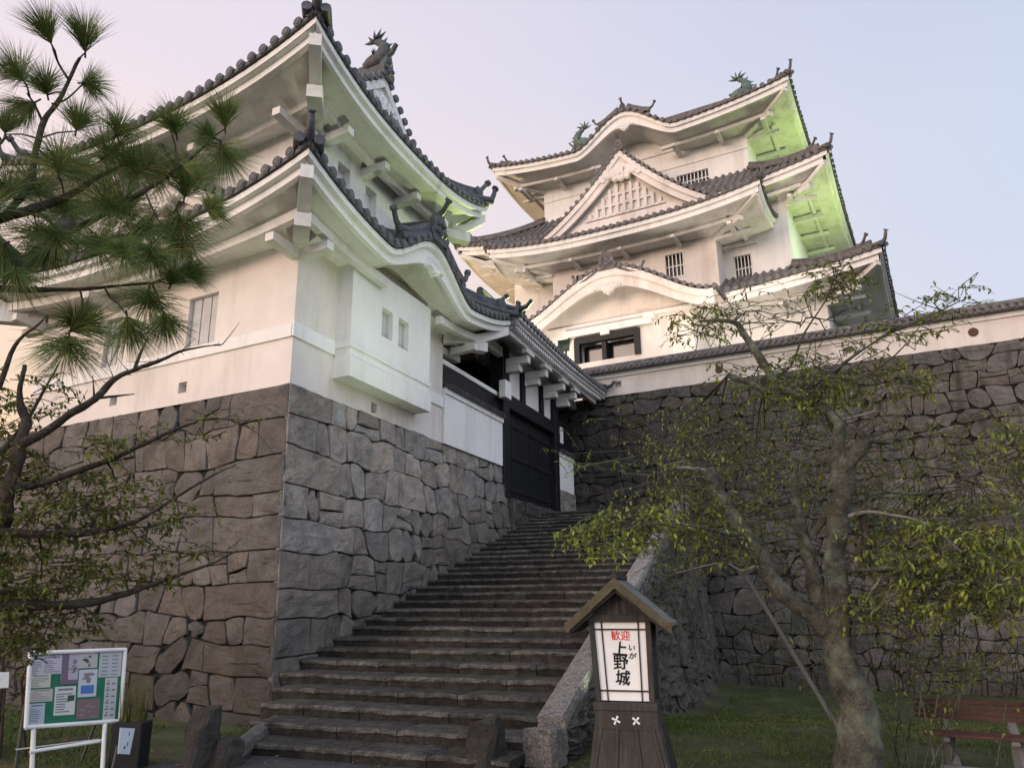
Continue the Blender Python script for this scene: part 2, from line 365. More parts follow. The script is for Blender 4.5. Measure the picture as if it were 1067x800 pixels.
def gable(F,axis,c,half,z0,zr,a0,a1,parent,mt='tile',spacing=.27,rr=.08,front=(1,0),panel_in=.25,board=.32,curve=.28,latt=False,ridge_h=.45,kara=False,gegyo=True,panel=True,over=.18,names=True,foot=0,zpan=None,bmat='plaster',ribs=True):
    """Gabled roof. axis 'x': ridge along x at y=c; 'y': ridge along y at x=c. half = half width, a0..a1 ridge extent (a0 = front end)."""
    def G(a,w,z): return F(a,c+w,z) if axis=='x' else F(c+w,a,z)
    def zc(q): # q 0 at ridge .. 1 at foot
        q=abs(q)
        if kara:
            q=min(q,1); e=1-q; s=(e*e*(3-2*e))**.8; return z0+(zr-z0)*s+foot*q**4
        return zr+(z0-zr)*((1+curve)*q-curve*q*q)+foot*q**4
    tiles=MB(); tiles.smooth=True; white=MB(); wp=MB(); ends=MB()
    dr=1 if a1>a0 else -1; n=14
    K=28
    A=[a0+dr*0.0, a1]
    rows=[[G(a,half*(2*i/K-1),zc(2*i/K-1)+.10) for i in range(K+1)] for a in A]; tiles.grid(rows)
    rows=[[G(a,half*(2*i/K-1),zc(2*i/K-1)-.02) for i in range(K+1)] for a in (a0+dr*.05,a1)]; wp.grid(rows)
    # ribs down the slope
    La=abs(a1-a0); m=int(La/spacing)
    ad=(G(1,0,0)-G(0,0,0)).normalized()
    if ribs:
      for sd_ in (-1,1):
        for i in range(m+1):
            a=a0+dr*(.10+(La-.2)*i/max(m,1)); rows=[]
            for j in range(10):
                q=.03+.99*j/9; cpt=G(a,sd_*half*q,zc(q)+.12)
                rows.append([cpt+ad*(rr*math.cos(math.pi*k/4))+Vector((0,0,rr*math.sin(math.pi*k/4))) for k in range(5)])
            tiles.grid(rows)
            cpt=G(a,sd_*half*1.02,zc(1.0)+.11); ring=[cpt+ad*(rr*1.1*math.cos(2*math.pi*k/10))+Vector((0,0,rr*1.1*math.sin(2*math.pi*k/10))) for k in range(10)]
            ends.add(ring,[tuple(range(10))])
    # verge: row of short cross tiles with round ends facing out, then running cover tiles
    fd=(G(a0,0,0)-G(a1,0,0)).normalized()
    for (aa,fdir,on) in ((a0,fd,front[0]),(a1,-fd,front[1])):
        if not on: continue
        sgn_=1 if aa==a0 else -1
        white=MB()
        Ls=0; prev=None; P_=[]
        for i in range(121):
            q=2*i/120-1; P_.append((q,G(aa,half*q,zc(q)+.13)))
        acc=0; last=P_[0][1]
        for q,p in P_:
            acc+=(p-last).length; last=p
            if acc>=spacing*.85:
                acc=0
                ends.smooth=False
                pts=[p+fdir*.10,p-fdir*.35]; ends.tube(pts,rr*1.05,8)
        for k,off in ((0,-.42),(1,-.62)):
            tiles.tube([G(aa+dr*sgn_*(-off),half*q,zc(q)+.20) for q in [i/12-1 for i in range(25)]],rr*1.1,8)
        # barge board: two white steps
        for (o0,o1,t0,t1) in ((.05,-.10,.05,-board*.42),(-.03,-.16,-board*.42,-board)):
            rows=[]
            for i in range(K*2+1):
                q=i/K-1; x=half*q*.985; z=zc(q)
                thick=(1+.45*(1-abs(q)) if not kara else 1+.5*(1-abs(q)))
                pf=G(aa,x,z); 
                rows.append([pf+fdir*o0+Vector((0,0,t0)),pf+fdir*o0+Vector((0,0,t1*thick)),pf+fdir*o1+Vector((0,0,t1*thick)),pf+fdir*o1+Vector((0,0,t0))])
            white.grid(rows,True); white.add(rows[0],[(0,1,2,3)]); white.add(rows[-1],[(3,2,1,0)])
        # gable panel
        if panel:
            base=zpan if zpan is not None else z0-.1
            pa=G(aa,0,0)-fdir*panel_in; pa0=G(aa,0,0)
            rows=[[],[]]
            for i in range(K*2+1):
                q=(i/K-1)*.97; pt=G(aa,half*q,0)-fdir*panel_in
                rows[0].append(Vector((pt.x,pt.y,max(base,zc(q)-.05)))); rows[1].append(Vector((pt.x,pt.y,base)))
            wp.grid(rows)
            if latt:
                H_=zr-z0; b0=z0+H_*.16
                def blk(w0,w1,za,zb_,dep):
                    q=[G(aa,w,0)-fdir*(panel_in-dd) for dd in (0,dep) for w in (w0,w1)]
                    wp.hexa([Vector((q[0].x,q[0].y,za)),Vector((q[1].x,q[1].y,za)),Vector((q[3].x,q[3].y,za)),Vector((q[2].x,q[2].y,za)),
                             Vector((q[0].x,q[0].y,zb_)),Vector((q[1].x,q[1].y,zb_)),Vector((q[3].x,q[3].y,zb_)),Vector((q[2].x,q[2].y,zb_))])
                nl=19; ww=half*.74
                for i in range(nl):
                    x=lerp(-ww,ww,i/(nl-1)); zt_=zc(abs(x)/half)-board*1.9
                    if zt_<b0+.1: continue
                    blk(x-half*.018,x+half*.018,b0,zt_,.12)
                for hh in (0,.14,.28,.42):
                    zz=b0+H_*hh; lim=0
                    for i in range(60):
                        if zc(i/60)-board*1.9>zz+.08: lim=i/60
                    if lim>.05: blk(-half*lim,half*lim,zz-.05,zz+.05,.10)
                blk(-half*.9,half*.9,z0+.0,b0-.1,.07)
        if gegyo:
            # carved pendant: fan of lobes
            H_=zr-z0; cz=zr-board*1.55; g=[]; sc_=.16*half if not kara else .13*half
            for (dx_,dz_,r_) in ((0,-.35,.55),(-.5,-.1,.42),(.5,-.1,.42),(-.95,.12,.32),(.95,.12,.32),(0,-.85,.32),(-1.3,.0,.2),(1.3,.0,.2),(-.45,-.6,.22),(.45,-.6,.22)):
                zz=(zc(abs(dx_*sc_)/half)-zc(0)) if not kara else 0
                cpt=G(aa,dx_*sc_,0)+fdir*.02; cpt.z=cz+dz_*sc_+zz*.6
                wd_=(G(aa,1,0)-G(aa,0,0)).normalized()
                ring=[cpt+wd_*(r_*sc_*math.cos(2*math.pi*k/12))+Vector((0,0,r_*sc_*math.sin(2*math.pi*k/12))) for k in range(12)]
                white.grid([[p-fdir*.14 for p in ring],ring,[cpt+(p-cpt)*.7+fdir*.05 for p in ring]],True)
                white.add([cpt+(p-cpt)*.7+fdir*.05 for p in ring],[tuple(range(12))])
        white.build(('curved_gable_' if kara else 'gable_')+'bargeboard',M[bmat],parent)
        # ridge-end demon tile
        if ridge_h>0:
            p=G(aa,0,zr+.05)+fdir*.02; wd_=(G(aa,1,0)-G(aa,0,0)).normalized(); h=ridge_h*1.35
            prof=[(-.34,-.12),(-.4,.1),(-.28,.5),(-.16,.85),(0,1.0),(.16,.85),(.28,.5),(.4,.1),(.34,-.12)]
            f_=[p+wd_*(x*h)+Vector((0,0,z*h))+fdir*.12 for x,z in prof]; b_=[q-fdir*.16 for q in f_]
            tiles.smooth=False
            tiles.add(f_,[tuple(range(len(prof)))]); tiles.grid([f_,b_],True)
            for (x,z,r_) in ((-.2,.25,.13),(.2,.25,.13),(0,.55,.15),(0,.1,.12)):
                cpt=p+wd_*(x*h)+Vector((0,0,z*h))+fdir*.12; tiles.tube([cpt-fdir*.03,cpt+fdir*.05],[r_*h,r_*h*.5],8)
            tiles.tube([p+Vector((0,0,h*.85)),p+fdir*.18*h/.6+Vector((0,0,h*1.0)),p+fdir*.3*h/.6+Vector((0,0,h*1.3))],[.08,.06,.05],8)
            tiles.smooth=True
    if ridge_h>0:
        wd_=(G(0,1,0)-G(0,0,0)).normalized()
        rows=[]
        for a in (a0,a1):
            p=G(a,0,zr+.06); rows.append([p+wd_*x+Vector((0,0,z)) for x,z in ((-.17,0),(-.17,ridge_h*.3),(-.14,ridge_h*.3),(-.14,ridge_h*.62),(-.11,ridge_h*.62),(-.10,ridge_h*.85),(.10,ridge_h*.85),(.11,ridge_h*.62),(.14,ridge_h*.62),(.14,ridge_h*.3),(.17,ridge_h*.3),(.17,0))])
        tiles.smooth=False; tiles.grid(rows); tiles.smooth=True
        tiles.tube([G(a0,0,zr+.06+ridge_h*.95),G(a1,0,zr+.06+ridge_h*.95)],ridge_h*.2,8)
    nm='gable_' if not kara else 'curved_gable_'
    tiles.join(ends,1); tiles.build(nm+'tiles',[M[mt],M[mt+'_end']],parent)
    wp.build(nm+'panel',M[bmat],parent)
def shachi(base,face,h,m,parent,side):
    """dolphin-fish ridge ornament: head down at the ridge end, tail curling up"""
    b=MB(); b.smooth=True; f=face.normalized(); s_=Vector((-f.y,f.x,0)); Z=Vector((0,0,1))
    cp=[(.34,.10,.20),(.14,.08,.32),(-.10,.14,.34),(-.26,.32,.27),(-.26,.54,.20),(-.12,.72,.14),(.04,.82,.10),(.08,.88,.07)]
    pts=[base+f*(x*h)+Z*(z*h) for x,z,_ in cp]; b.tube(pts,[r*h*.8 for _,_,r in cp],10)
    # open jaw
    b.tube([base+f*(.28*h)+Z*(.16*h),base+f*(.46*h)+Z*(.26*h)],[.12*h,.04*h],8)
    b.tube([base+f*(.28*h)+Z*(.04*h),base+f*(.44*h)+Z*(.0*h)],[.10*h,.04*h],8)
    b.smooth=False
    def fin(p0,p1,p2,th=.03):
        o=s_*th*h; b.add([p0+o,p1,p2,p0-o],[(0,1,2),(3,2,1),(0,2,3),(0,3,1)])
    top=base+f*(.05*h)+Z*(.84*h)
    for an in (-60,-25,10,45,80):
        d=Vector((0,0,1))*math.cos(R(an))+f*math.sin(R(an)); d2=Z*math.cos(R(an+18))+f*math.sin(R(an+18))
        fin(top,top+d*(.42*h),top+d2*(.24*h),.10)
    for i in range(9):   # dorsal spikes
        t=i/8*6; k=int(t); u=t-k; k2=min(k+1,7); p=pts[k].lerp(pts[k2],u); r=lerp(cp[k][2],cp[k2][2],u)*h*.8
        tg=(pts[k2]-pts[k]).normalized(); out=(s_.cross(tg)).normalized()
        if out.dot(-f+Z*.2)<0: out=-out
        fin(p+out*r*.7,p+out*(r+.13*h)+tg*.05*h,p+out*r*.6+tg*.12*h,.03)
    for sg in (-1,1):    # pectoral fins
        p=base+Z*(.2*h)+s_*(.16*h*sg)
        for an in (20,50,80): b.add([p,p+s_*sg*.22*h*math.sin(R(an))+Z*.25*h*math.cos(R(an))-f*.12*h,p-f*.12*h+Z*.02*h],[(0,1,2)])
    return b.build('fish_finial',m,parent)
# ------------------------------------------------------------------ masonry
def masonry(mb,Pf,a0,a1,z0,z1,rowh=.5,stw=.62,seed=1,quoin=None,rough=.03,skip=None,tone=(1,1,1),wob=.10,rowh_fn=None,back=True,depth=.09,capr=True,ccol=.22,tilt=0.0,gap=.007,mossy=None):
    """irregular coursed stones. Pf(a,z,d) gives the point d in front of the face. quoin: (side, course height) for long and short corner stones"""
    rng=random.Random(seed)
    if back:
        mb.cur=1; mb.tint=(1,1,1)
        nb=12
        mb.grid([[Pf(lerp(a0,a1,i/nb),lerp(z0,z1,j/6),-depth*.8) for i in range(nb+1)] for j in range(7)])
        mb.cur=0
    # course boundaries
    zs=[z1]
    while zs[-1]>z0+rowh*.5: zs.append(zs[-1]-rowh*rng.uniform(.75,1.3))
    nr=len(zs)-1
    kn={}
    def bnd(k,a):
        if k==0: return zs[0]+.03*noise.noise(Vector((a*1.3,seed*3.1,9)))
        def kv(i):
            if (k,i) not in kn:
                r_=random.Random(seed*7919+k*101+i*13); kn[(k,i)]=r_.uniform(-1,1)*wob*.75
            return kn[(k,i)]
        u=a/(stw*.8)+k*.37; i=math.floor(u); f_=u-i; f_=min(1,max(0,(f_-.2)/.6)) 
        qd=(.25+.75*min(1,max(0,(a-a0-.9)/.9))) if quoin else 1
        return zs[k]+qd*(wob*1.1*noise.noise(Vector((a*.4,k*7.3,seed)))+lerp(kv(i),kv(i+1),f_)*1.1)+tilt*(a-a0)*min(1,k/2)
    def stone(poly,kind=0):
        # poly list of (a,z) ccw
        cx=sum(p[0] for p in poly)/len(poly); cz=sum(p[1] for p in poly)/len(poly)
        if skip and skip(cx,cz): return
        size=max(p[0] for p in poly)-min(p[0] for p in poly); hgt=max(p[1] for p in poly)-min(p[1] for p in poly)
        off=rng.uniform(-.018,.018) if kind==0 else .008
        t=rng.uniform(1-ccol,1+ccol); wm=rng.uniform(-.05,.06)
        mb.tint=(tone[0]*t*(1+wm),tone[1]*t,tone[2]*t*(1-wm))
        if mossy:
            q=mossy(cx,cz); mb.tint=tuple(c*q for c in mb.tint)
        tx=rng.uniform(-.06,.06) if kind==0 else 0; tz_=rng.uniform(-.06,.06) if kind==0 else 0
        rings=[]; mn=min(size,hgt)
        for (ins,dd) in ((gap,-depth),(gap,-.022),(gap+.004,-.008),(gap+.014,0.0),(.10*mn+.03,.005),(.22*mn,.009),(.36*mn,.011)):
            r=[]
            for (a,z) in poly:
                va=a-cx; vz=z-cz; l=math.hypot(va,vz) or 1
                fa=max(0.05,1-ins*2.2/max(size,.05)) ; fz=max(.05,1-ins*2.2/max(hgt,.05))
                pa=cx+va*fa; pz=cz+vz*fz
                n_=noise.noise(Vector((pa*6,pz*6,seed*1.3)))*rough+noise.noise(Vector((pa*17,pz*17,seed*1.3)))*rough*.4
                if dd<=-.02: n_*=.3
                r.append(Pf(pa,pz,dd+off+n_+tx*(pa-cx)+tz_*(pz-cz)))
            rings.append(r)
        cpt=Pf(cx,cz,.012+off)
        mb.smooth=False
        mb.grid(rings,True)
        n=len(poly); o=len(mb.v); mb.f.append(list(range(o-n,o))); mb.mi.append(mb.cur); mb.c.append(mb.tint); mb.sm.append(False)
    for k in range(nr):
        # joints
        js=[a0]; kinds=[]
        long_=(k%2==0)
        w0=0
        if quoin in ('L','LR'):
            w=(1.35 if long_ else .72)*rng.uniform(.85,1.15); js.append(a0+w); kinds.append(1)
        while js[-1]<a1-.01:
            w=stw*rng.uniform(.5,1.55)
            if js[-1]+w>a1-stw*.35: js.append(a1); kinds.append(0); break
            js.append(js[-1]+w); kinds.append(0)
        if quoin in ('R','LR'):
            w=(1.35 if not long_ else .72)
            js=[j for j in js if j<a1-w-.3]+[a1-w,a1]; kinds=kinds[:len(js)-2]+[1]
        sl=[0]+[rng.uniform(-.10,.10) for _ in js[1:-1]]+[0]
        if quoin in('L','LR'): sl[1]*=.3
        for i in range(len(js)-1):
            l,r=js[i],js[i+1]; kd=kinds[i] if i<len(kinds) else 0
            bl=(l-sl[i]); br=(r-sl[i+1]); tl=(l+sl[i]); tr=(r+sl[i+1])
            nb_=max(3,int((r-l)/.16)); 
            bot=[(lerp(bl,br,q/nb_),bnd(k+1,lerp(bl,br,q/nb_))) for q in range(nb_+1)]
            top=[(lerp(tr,tl,q/nb_),bnd(k,lerp(tr,tl,q/nb_))) for q in range(nb_+1)]
            mz=lambda p,q,t:(lerp(p[0],q[0],t)+(rng.uniform(-.012,.012) if kd==0 else 0),lerp(p[1],q[1],t))
            hh=zs[k]-zs[k+1]
            # sometimes split into two stacked stones, or add a wedge stone
            if kd==0 and rng.random()<.20 and hh>rowh*.85:
                u=rng.uniform(.38,.62); du=rng.uniform(-.12,.12)
                ml_=(lerp(bl,tl,u),lerp(bot[0][1],top[-1][1],u-du)); mr_=(lerp(br,tr,u),lerp(bot[-1][1],top[0][1],u+du))
                stone(bot+[mr_,((ml_[0]+mr_[0])/2,(ml_[1]+mr_[1])/2+rng.uniform(-.03,.03)),ml_]); stone([ml_,((ml_[0]+mr_[0])/2,(ml_[1]+mr_[1])/2),mr_]+top)
            else:
                rs=[mz(bot[-1],top[0],.33),mz(bot[-1],top[0],.66)]; ls=[mz(top[-1],bot[0],.33),mz(top[-1],bot[0],.66)]
                poly=bot+rs+top+ls
                if kd==0:   # knock the corners off
                    c=rng.choice((0,.01,.02,.03,.07))
                    def sh(p,dx_,dz_): return (p[0]+dx_*c,p[1]+dz_*c)
                    poly[0]=sh(poly[0],1,1); poly[len(bot)-1]=sh(poly[len(bot)-1],-1,1); poly[len(bot)+2]=sh(poly[len(bot)+2],-1,-1); poly[len(bot)+2+len(top)-1]=sh(poly[len(bot)+2+len(top)-1],1,-1)
                stone(poly,kd)
    mb.tint=(1,1,1)
# ------------------------------------------------------------------ ground
def gz(x,y):
    p=Vector((x,y,0))-T0; s=p.dot(TU); n=p.dot(TN)
    z=0
    q=max(0,min(1,(s-.2)/8.5))*max(0,min(1,(n-3.5)/1.5)); z-=.72*q*q*(3-2*q)
    return z
mb=MB(); mb.smooth=True
G=lambda x,y:Vector((x,y,gz(x,y)+.02*noise.noise(Vector((x*.7,y*.7,1)))-.02))
xs=[-900,-200,-60]+[-30+i*.6 for i in range(101)]+[60,200,900]; ys=[-400,-60,-15]+[-8+i*.6 for i in range(80)]+[60,200,900]
mb.grid([[G(x,y) if abs(x)<40 and -16<y<45 else Vector((x,y,-.02)) for x in xs] for y in ys])
mg=mat('mossy_ground',(.055,.062,.025),.95,1.1,.5,.6,18,dark=(.05,.038,.026),dark_amt=.75,dark_scale=1.6)
o=mb.build('ground',mg); tag(o,kind='structure')
# asphalt apron in front of the stairs
mas=mat('asphalt',(.05,.052,.057),.9,3,.2,.5,60,dark=(.03,.03,.028),dark_amt=.6,dark_scale=1.0)
mb=MB(); mb.smooth=True
def asp(s,n): 
    p=FS(s,n,0); return Vector((p.x,p.y,gz(p.x,p.y)+.012))
rows=[]
for i in range(30):
    s=-14+i*.4+.0; 
    if s>-2.3: break
    rows.append([asp(s,lerp(1.15+.08*math.sin(i*.7),6.6+.1*math.sin(i*.9),j/12)) for j in range(13)])
mb.grid(rows); tag(mb.build('pavement',mas),kind='structure')
# grass blades on the right-hand lawn and beside the board
mb=MB(); rng=random.Random(5)
def blade(x,y,h,z=None):
    z=gz(x,y)-.01 if z is None else z; a=rng.uniform(0,6.28); w_=.004+.003*rng.random(); dx_,dy_=math.cos(a)*w_,math.sin(a)*w_
    lx,ly=rng.uniform(-.5,.5)*h,rng.uniform(-.5,.5)*h; t=rng.uniform(.6,1.4); mb.tint=(t*rng.uniform(.8,1.25),t,t*.8)
    mb.add([(x-dx_,y-dy_,z),(x+dx_,y+dy_,z),(x+lx,y+ly,z+h)],[(0,1,2)])
for i in range(80000):
    s=rng.uniform(-2.2,1)+rng.random()**1.4*12; n=5.2+rng.random()**1.2*9.5; 
    p=FS(s,n,0)
    if noise.noise(Vector((p.x*.8,p.y*.8,4)))+.35*noise.noise(Vector((p.x*3,p.y*3,4)))<-.05 and rng.random()<.75: continue
    blade(p.x,p.y,rng.uniform(.02,.055))
for i in range(26000):
    p=FS(rng.uniform(-4.6,-.7),rng.uniform(-5.0,1.2),0)
    if noise.noise(Vector((p.x*.8,p.y*.8,4)))<-.1: continue
    blade(p.x,p.y,rng.uniform(.02,.06))
mgr=mat('grass',(.06,.095,.022),.7,2,.3,0,attr=1)
tag(mb.build('grass',mgr),'short patchy green grass on the lawn beside the stairs','grass',kind='stuff')
# moss, dead leaves
mb=MB()
for i in range(4200):
    if rng.random()<.6: p=FS(rng.uniform(-2.2,9),rng.uniform(5.2,12),0)
    else: p=FS(rng.uniform(-5,-2.3),rng.uniform(-3.5,6),0)
    a=rng.uniform(0,6.28); l=rng.uniform(.012,.03); z=gz(p.x,p.y)+.025; d=Vector((math.cos(a)*l,math.sin(a)*l,rng.uniform(-.004,.01))); q=Vector((-d.y*.45,d.x*.45,.004))
    t=rng.uniform(.5,1.3); mb.tint=(t*1.1,t,t*.6); P0=Vector((p.x,p.y,z)); mb.add([P0-d,P0+q,P0+d,P0-q],[(0,1,2,3)])
tag(mb.build('fallen_leaves',mat('dead_leaf',(.13,.09,.035),.8,3,.3,0,attr=1)),'small fallen leaves scattered over lawn and paving','leaf litter',kind='stuff')

# ------------------------------------------------------------------ stone base of the turret
HB=4.98
def bat(z,h=HB,c=.105,c2=.0): 
    q=max(0,h-z); return c*q+.006*q*q
rt=empty('stone_base_wall',FT(0,0,0))
tag(rt,'tall grey dry stone wall with sharp corner carrying the white corner turret','stone wall')
mb=MB()
def PR(a,z,d):   # gate-side face; the corner leans in on both faces
    b=bat(z); p=FT(0,0,z)+TU*(a*(1)) ; c=-b*1.0
    p=FT(c+a,-(b+d),z); return p
def lowR(a): # stair surface height along the wall
    return max(0,min(3.95,(a+2.4)/13.9*3.95))
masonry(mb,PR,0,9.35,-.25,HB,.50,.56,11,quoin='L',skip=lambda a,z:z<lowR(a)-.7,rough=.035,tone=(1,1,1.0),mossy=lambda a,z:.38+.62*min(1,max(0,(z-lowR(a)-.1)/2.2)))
# top cap strip, hidden core
mb.cur=1
mb.hexa([FT(-.55,-.5,-.3),FT(9.35,-.5,-.3),FT(9.35,9.5,-.3),FT(-.55,9.5,-.3),FT(.05,.05,HB-.03),FT(9.3,.05,HB-.03),FT(9.3,9.5,HB-.03),FT(.05,9.5,HB-.03)])
mb.cur=0
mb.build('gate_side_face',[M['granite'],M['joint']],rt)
mb=MB()
def PL(a,z,d):
    b=bat(z); return FT(-(b+d),-b+a,z)
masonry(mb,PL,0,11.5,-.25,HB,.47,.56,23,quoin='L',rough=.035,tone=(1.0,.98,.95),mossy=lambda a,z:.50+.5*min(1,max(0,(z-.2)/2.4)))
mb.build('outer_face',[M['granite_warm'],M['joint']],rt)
# ------------------------------------------------------------------ big retaining wall on the right
rt=empty('high_retaining_wall',FW(4,0,0)); tag(rt,'long high dark stained stone retaining wall under the white parapet behind the cherry tree','stone wall')
mb=MB()
def PW(a,z,d):
    b=bat(z,WZ,.115); return FW(a,-(b+d),z)
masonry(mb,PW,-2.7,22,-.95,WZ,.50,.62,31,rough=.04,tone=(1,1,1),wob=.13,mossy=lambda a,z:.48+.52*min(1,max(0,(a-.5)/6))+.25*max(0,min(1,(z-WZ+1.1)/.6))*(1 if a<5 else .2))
mb.cur=1; mb.box(FW,-2.7,22,.0,1.6,0,WZ-.02)
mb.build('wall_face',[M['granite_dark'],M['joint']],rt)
# terrace behind/above (courtyard ground)
mb=MB(); mb.grid([[FW(-40,.02,WZ-.05),FW(60,.02,WZ-.05)],[FW(-40,80,WZ-.05),FW(60,80,WZ-.05)]])
tag(mb.build('terrace_ground',mg),kind='structure')
mb=MB(); mb.grid([[FS(9.6,-9,4.1),FS(9.6,-.05,4.1)],[FS(15.2,-9,4.1),FS(15.2,-.05,4.1)]])
tag(mb.build('gate_court_ground',mg),kind='structure')
# ------------------------------------------------------------------ stairs
rt=empty('stone_staircase',FS(-2.4,3,0)); tag(rt,'broad flight of dark worn stone steps climbing to the black gate','staircase')
NS=30; rise=3.95/NS; run=13.9/NS
PR_=4.62
def nR(s): return lerp(4.66,3.80,(s+1.4)/14.5)
rng=random.Random(77)
for k in range(NS):
    s0=-2.4+k*run; z1=(k+1)*rise; z0=z1-rise-.06
    mb=MB()
    bz=bat(z1)
    nl=(bz-.06) if s0>-.7 else (bz+.1+max(0,(-.7-s0))*.45)
    nr_=nR(s0)+.02
    n=nl
    while n<nr_-.02:
        w_=rng.uniform(.6,1.7); n2=min(nr_,n+w_); 
        if nr_-n2<.35: n2=nr_
        t=rng.uniform(.7,1.35); mb.tint=(t*1.02,t,t*.95)
        # front profile (nosing worn), runs n..n2
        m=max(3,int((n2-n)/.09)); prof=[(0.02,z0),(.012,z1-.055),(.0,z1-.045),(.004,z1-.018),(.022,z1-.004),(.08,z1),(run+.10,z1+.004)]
        rows=[]
        for q in range(m+1):
            nn=lerp(n+.006,n2-.006,q/m); r=[]
            wv=.035*noise.noise(Vector((nn*.6,k*2.1,3)))   # long waviness
            edge=1 if q in (0,m) else 0
            for j,(ds,z) in enumerate(prof):
                nz=noise.noise(Vector((nn*5,k*3.7,j*.6)))*.016+noise.noise(Vector((nn*14,k*3.7,j*.9)))*.009
                zz=z+(nz*.9 if j in(2,3,4,5) else 0)-edge*.012*(j in (2,3,4,5,6))+.012*noise.noise(Vector((nn*.8,k*1.9,8)))
                r.append(FS(s0+ds+wv+nz*1.2+edge*.015*(j<5),nn-.56*0,zz))
            rows.append(r)
        mb.smooth=False; T_=mb.tint
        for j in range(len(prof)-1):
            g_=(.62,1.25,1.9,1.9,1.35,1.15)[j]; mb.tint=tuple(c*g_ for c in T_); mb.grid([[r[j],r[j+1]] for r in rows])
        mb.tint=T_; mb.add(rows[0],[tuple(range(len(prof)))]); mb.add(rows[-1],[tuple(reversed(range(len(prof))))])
        n=n2
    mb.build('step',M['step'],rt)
# landing in front of the gate
mb=MB(); mb.grid([[FS(11.4,-.1,3.95),FS(11.4,4.0,3.95)],[FS(15.8,-.1,3.95),FS(15.8,4.0,3.95)]])
tag(mb.build('path',M['step']),kind='structure')
# threshold stones under the gate
mb=MB(); 
masonry(mb,lambda a,z,d:FT(a,-(.28+d),z),9.0,15.3,3.3,4.13,.42,1.3,9,rough=.03,tone=(.8,.8,.78),mossy=lambda a,z:.75)
mb.cur=0; mb.box(FT,9.0,15.3,-.26,.3,3.2,4.12)
th=mb.build('stone_threshold',[M['granite_dark'],M['joint']]); tag(th,'low dark stone sill under the black gate at the top of the steps','stone sill')
# flank wall of the stairs + sloping slab
rt=empty('stair_flank_wall',FS(3,4.9,0)); tag(rt,'rough dark boulder wall holding the right side of the stairs above the grass','stone wall')
mb=MB()
def stz(s): return max(-.2,min(3.95,(s+2.4)/13.9*3.95))
def PFk(a,z,d): b=.10*max(0,stz(a)-z); p=FS(a,nR(a)+.34+b+d,z); return p
# irregular bands following the slope: map v (0..1) to z
def PFm(a,v,d): 
    zt=stz(a)+.02; z=lerp(-.15-.75*max(0,min(1,a/8)),zt,v/4.0); return PFk(a,z,d)
masonry(mb,PFm,-1.4,15.3,0,4.0,.70,.95,41,rough=.14,wob=.25,tone=(1.0,1.0,.97),skip=lambda a,v:False,mossy=lambda a,z:.75,depth=.12)
mb.build('boulder_face',[M['granite_dark'],M['joint']],rt)
mb=MB(); mb.cur=0
rows=[]
sn=[-1.45,13.6]
nseg=9
for i in range(nseg):
    a_=lerp(sn[0],sn[1],i/nseg)+.01; b_=lerp(sn[0],sn[1],(i+1)/nseg)-.01
    t=rng.uniform(.85,1.15); mb.tint=(t,t,t)
    m=14; R_=[]
    for q in range(m+1):
        s=lerp(a_,b_,q/m); zt=(s+2.4)/13.9*3.95+.12; r=[]
        PR_=nR(s)
        for (n_,dz) in ((PR_+.0,-.35),(PR_+.0,-.02),(PR_+.02,0),(PR_+.10,.012),(PR_+.20,.015),(PR_+.30,.012),(PR_+.30,0),(PR_+.32,-.03),(PR_+.34,-.35)):
            nz=.014*noise.noise(Vector((s*7,n_*9,2)))+.008*noise.noise(Vector((s*21,n_*21,2)))
            r.append(FS(s,n_+nz*.4,zt+dz+nz))
        R_.append(r)
    mb.grid(R_); mb.add(R_[0],[tuple(range(9))]); mb.add(R_[-1],[tuple(reversed(range(9)))])
mgs=mat('speckled_granite',(.24,.228,.21),.9,34,.55,.9,40,dark=(.05,.046,.042),dark_amt=.75,dark_scale=11,attr=1,detail=3)
mb.build('sloping_slab',mgs,rt)
def rock(mb,c,dx_,dy_,h,seed,az=0,taper=.8,rgh=.05,tint=(1,1,1)):
    mb.tint=tint; mb.smooth=False; rows=[]; e=dirv(az); f_=Vector((-e.y,e.x,0))
    for j in range(9):
        v=j/8; tp=lerp(1,taper,v)*(1 if j<7 else (.93 if j==7 else .7)); r=[]
        z=h*(v if j<7 else (.97 if j==7 else 1.0))
        for k in range(20):
            an=2*math.pi*k/20; cx_,sx=math.cos(an),math.sin(an); p_=5
            rr=1/((abs(cx_)**p_+abs(sx)**p_)**(1/p_))
            q=c+e*(cx_*rr*dx_/2*tp)+f_*(sx*rr*dy_/2*tp)+Vector((0,0,z))
            nn=noise.noise_vector(q*3.1+Vector((seed,0,0)))*rgh+noise.noise_vector(q*9+Vector((seed,0,0)))*rgh*.4
            if j==0: nn.z=0
            r.append(q+nn)
        rows.append(r)
    mb.grid(rows,True); mb.add(rows[-1],[tuple(range(20))])
mb=MB(); c=FS(-1.75,4.86,0); rock(mb,c,.42,.38,.34,3,21.8,.95,.03,(.75,.75,.75))
tag(mb.build('stone_end_block',mgs),'squared pale granite block under the lower end of the sloping slab behind the lantern','stone block')
mb=MB(); c=FS(-2.2,4.42,-.02); rock(mb,c,.40,.36,.50,8,21.8,.78,.08,(.34,.34,.34))
tag(mb.build('stone_post',M['granite_dark']),'dark rough stone post standing at the right foot of the stairs','stone post')
mb=MB(); c=atD(203,783,8.95); c.z=-.02; rock(mb,c,.40,.32,.58,18,40,.55,.08,(.40,.40,.40)); rock(mb,c+Vector((.22,.05,0)),.34,.3,.30,21,40,.7,.07,(.36,.36,.36))
tag(mb.build('stone_stump',M['granite_dark']),'dark broken stone stump at the left foot of the stairs beside the notice board','stone stump')
mb=MB()
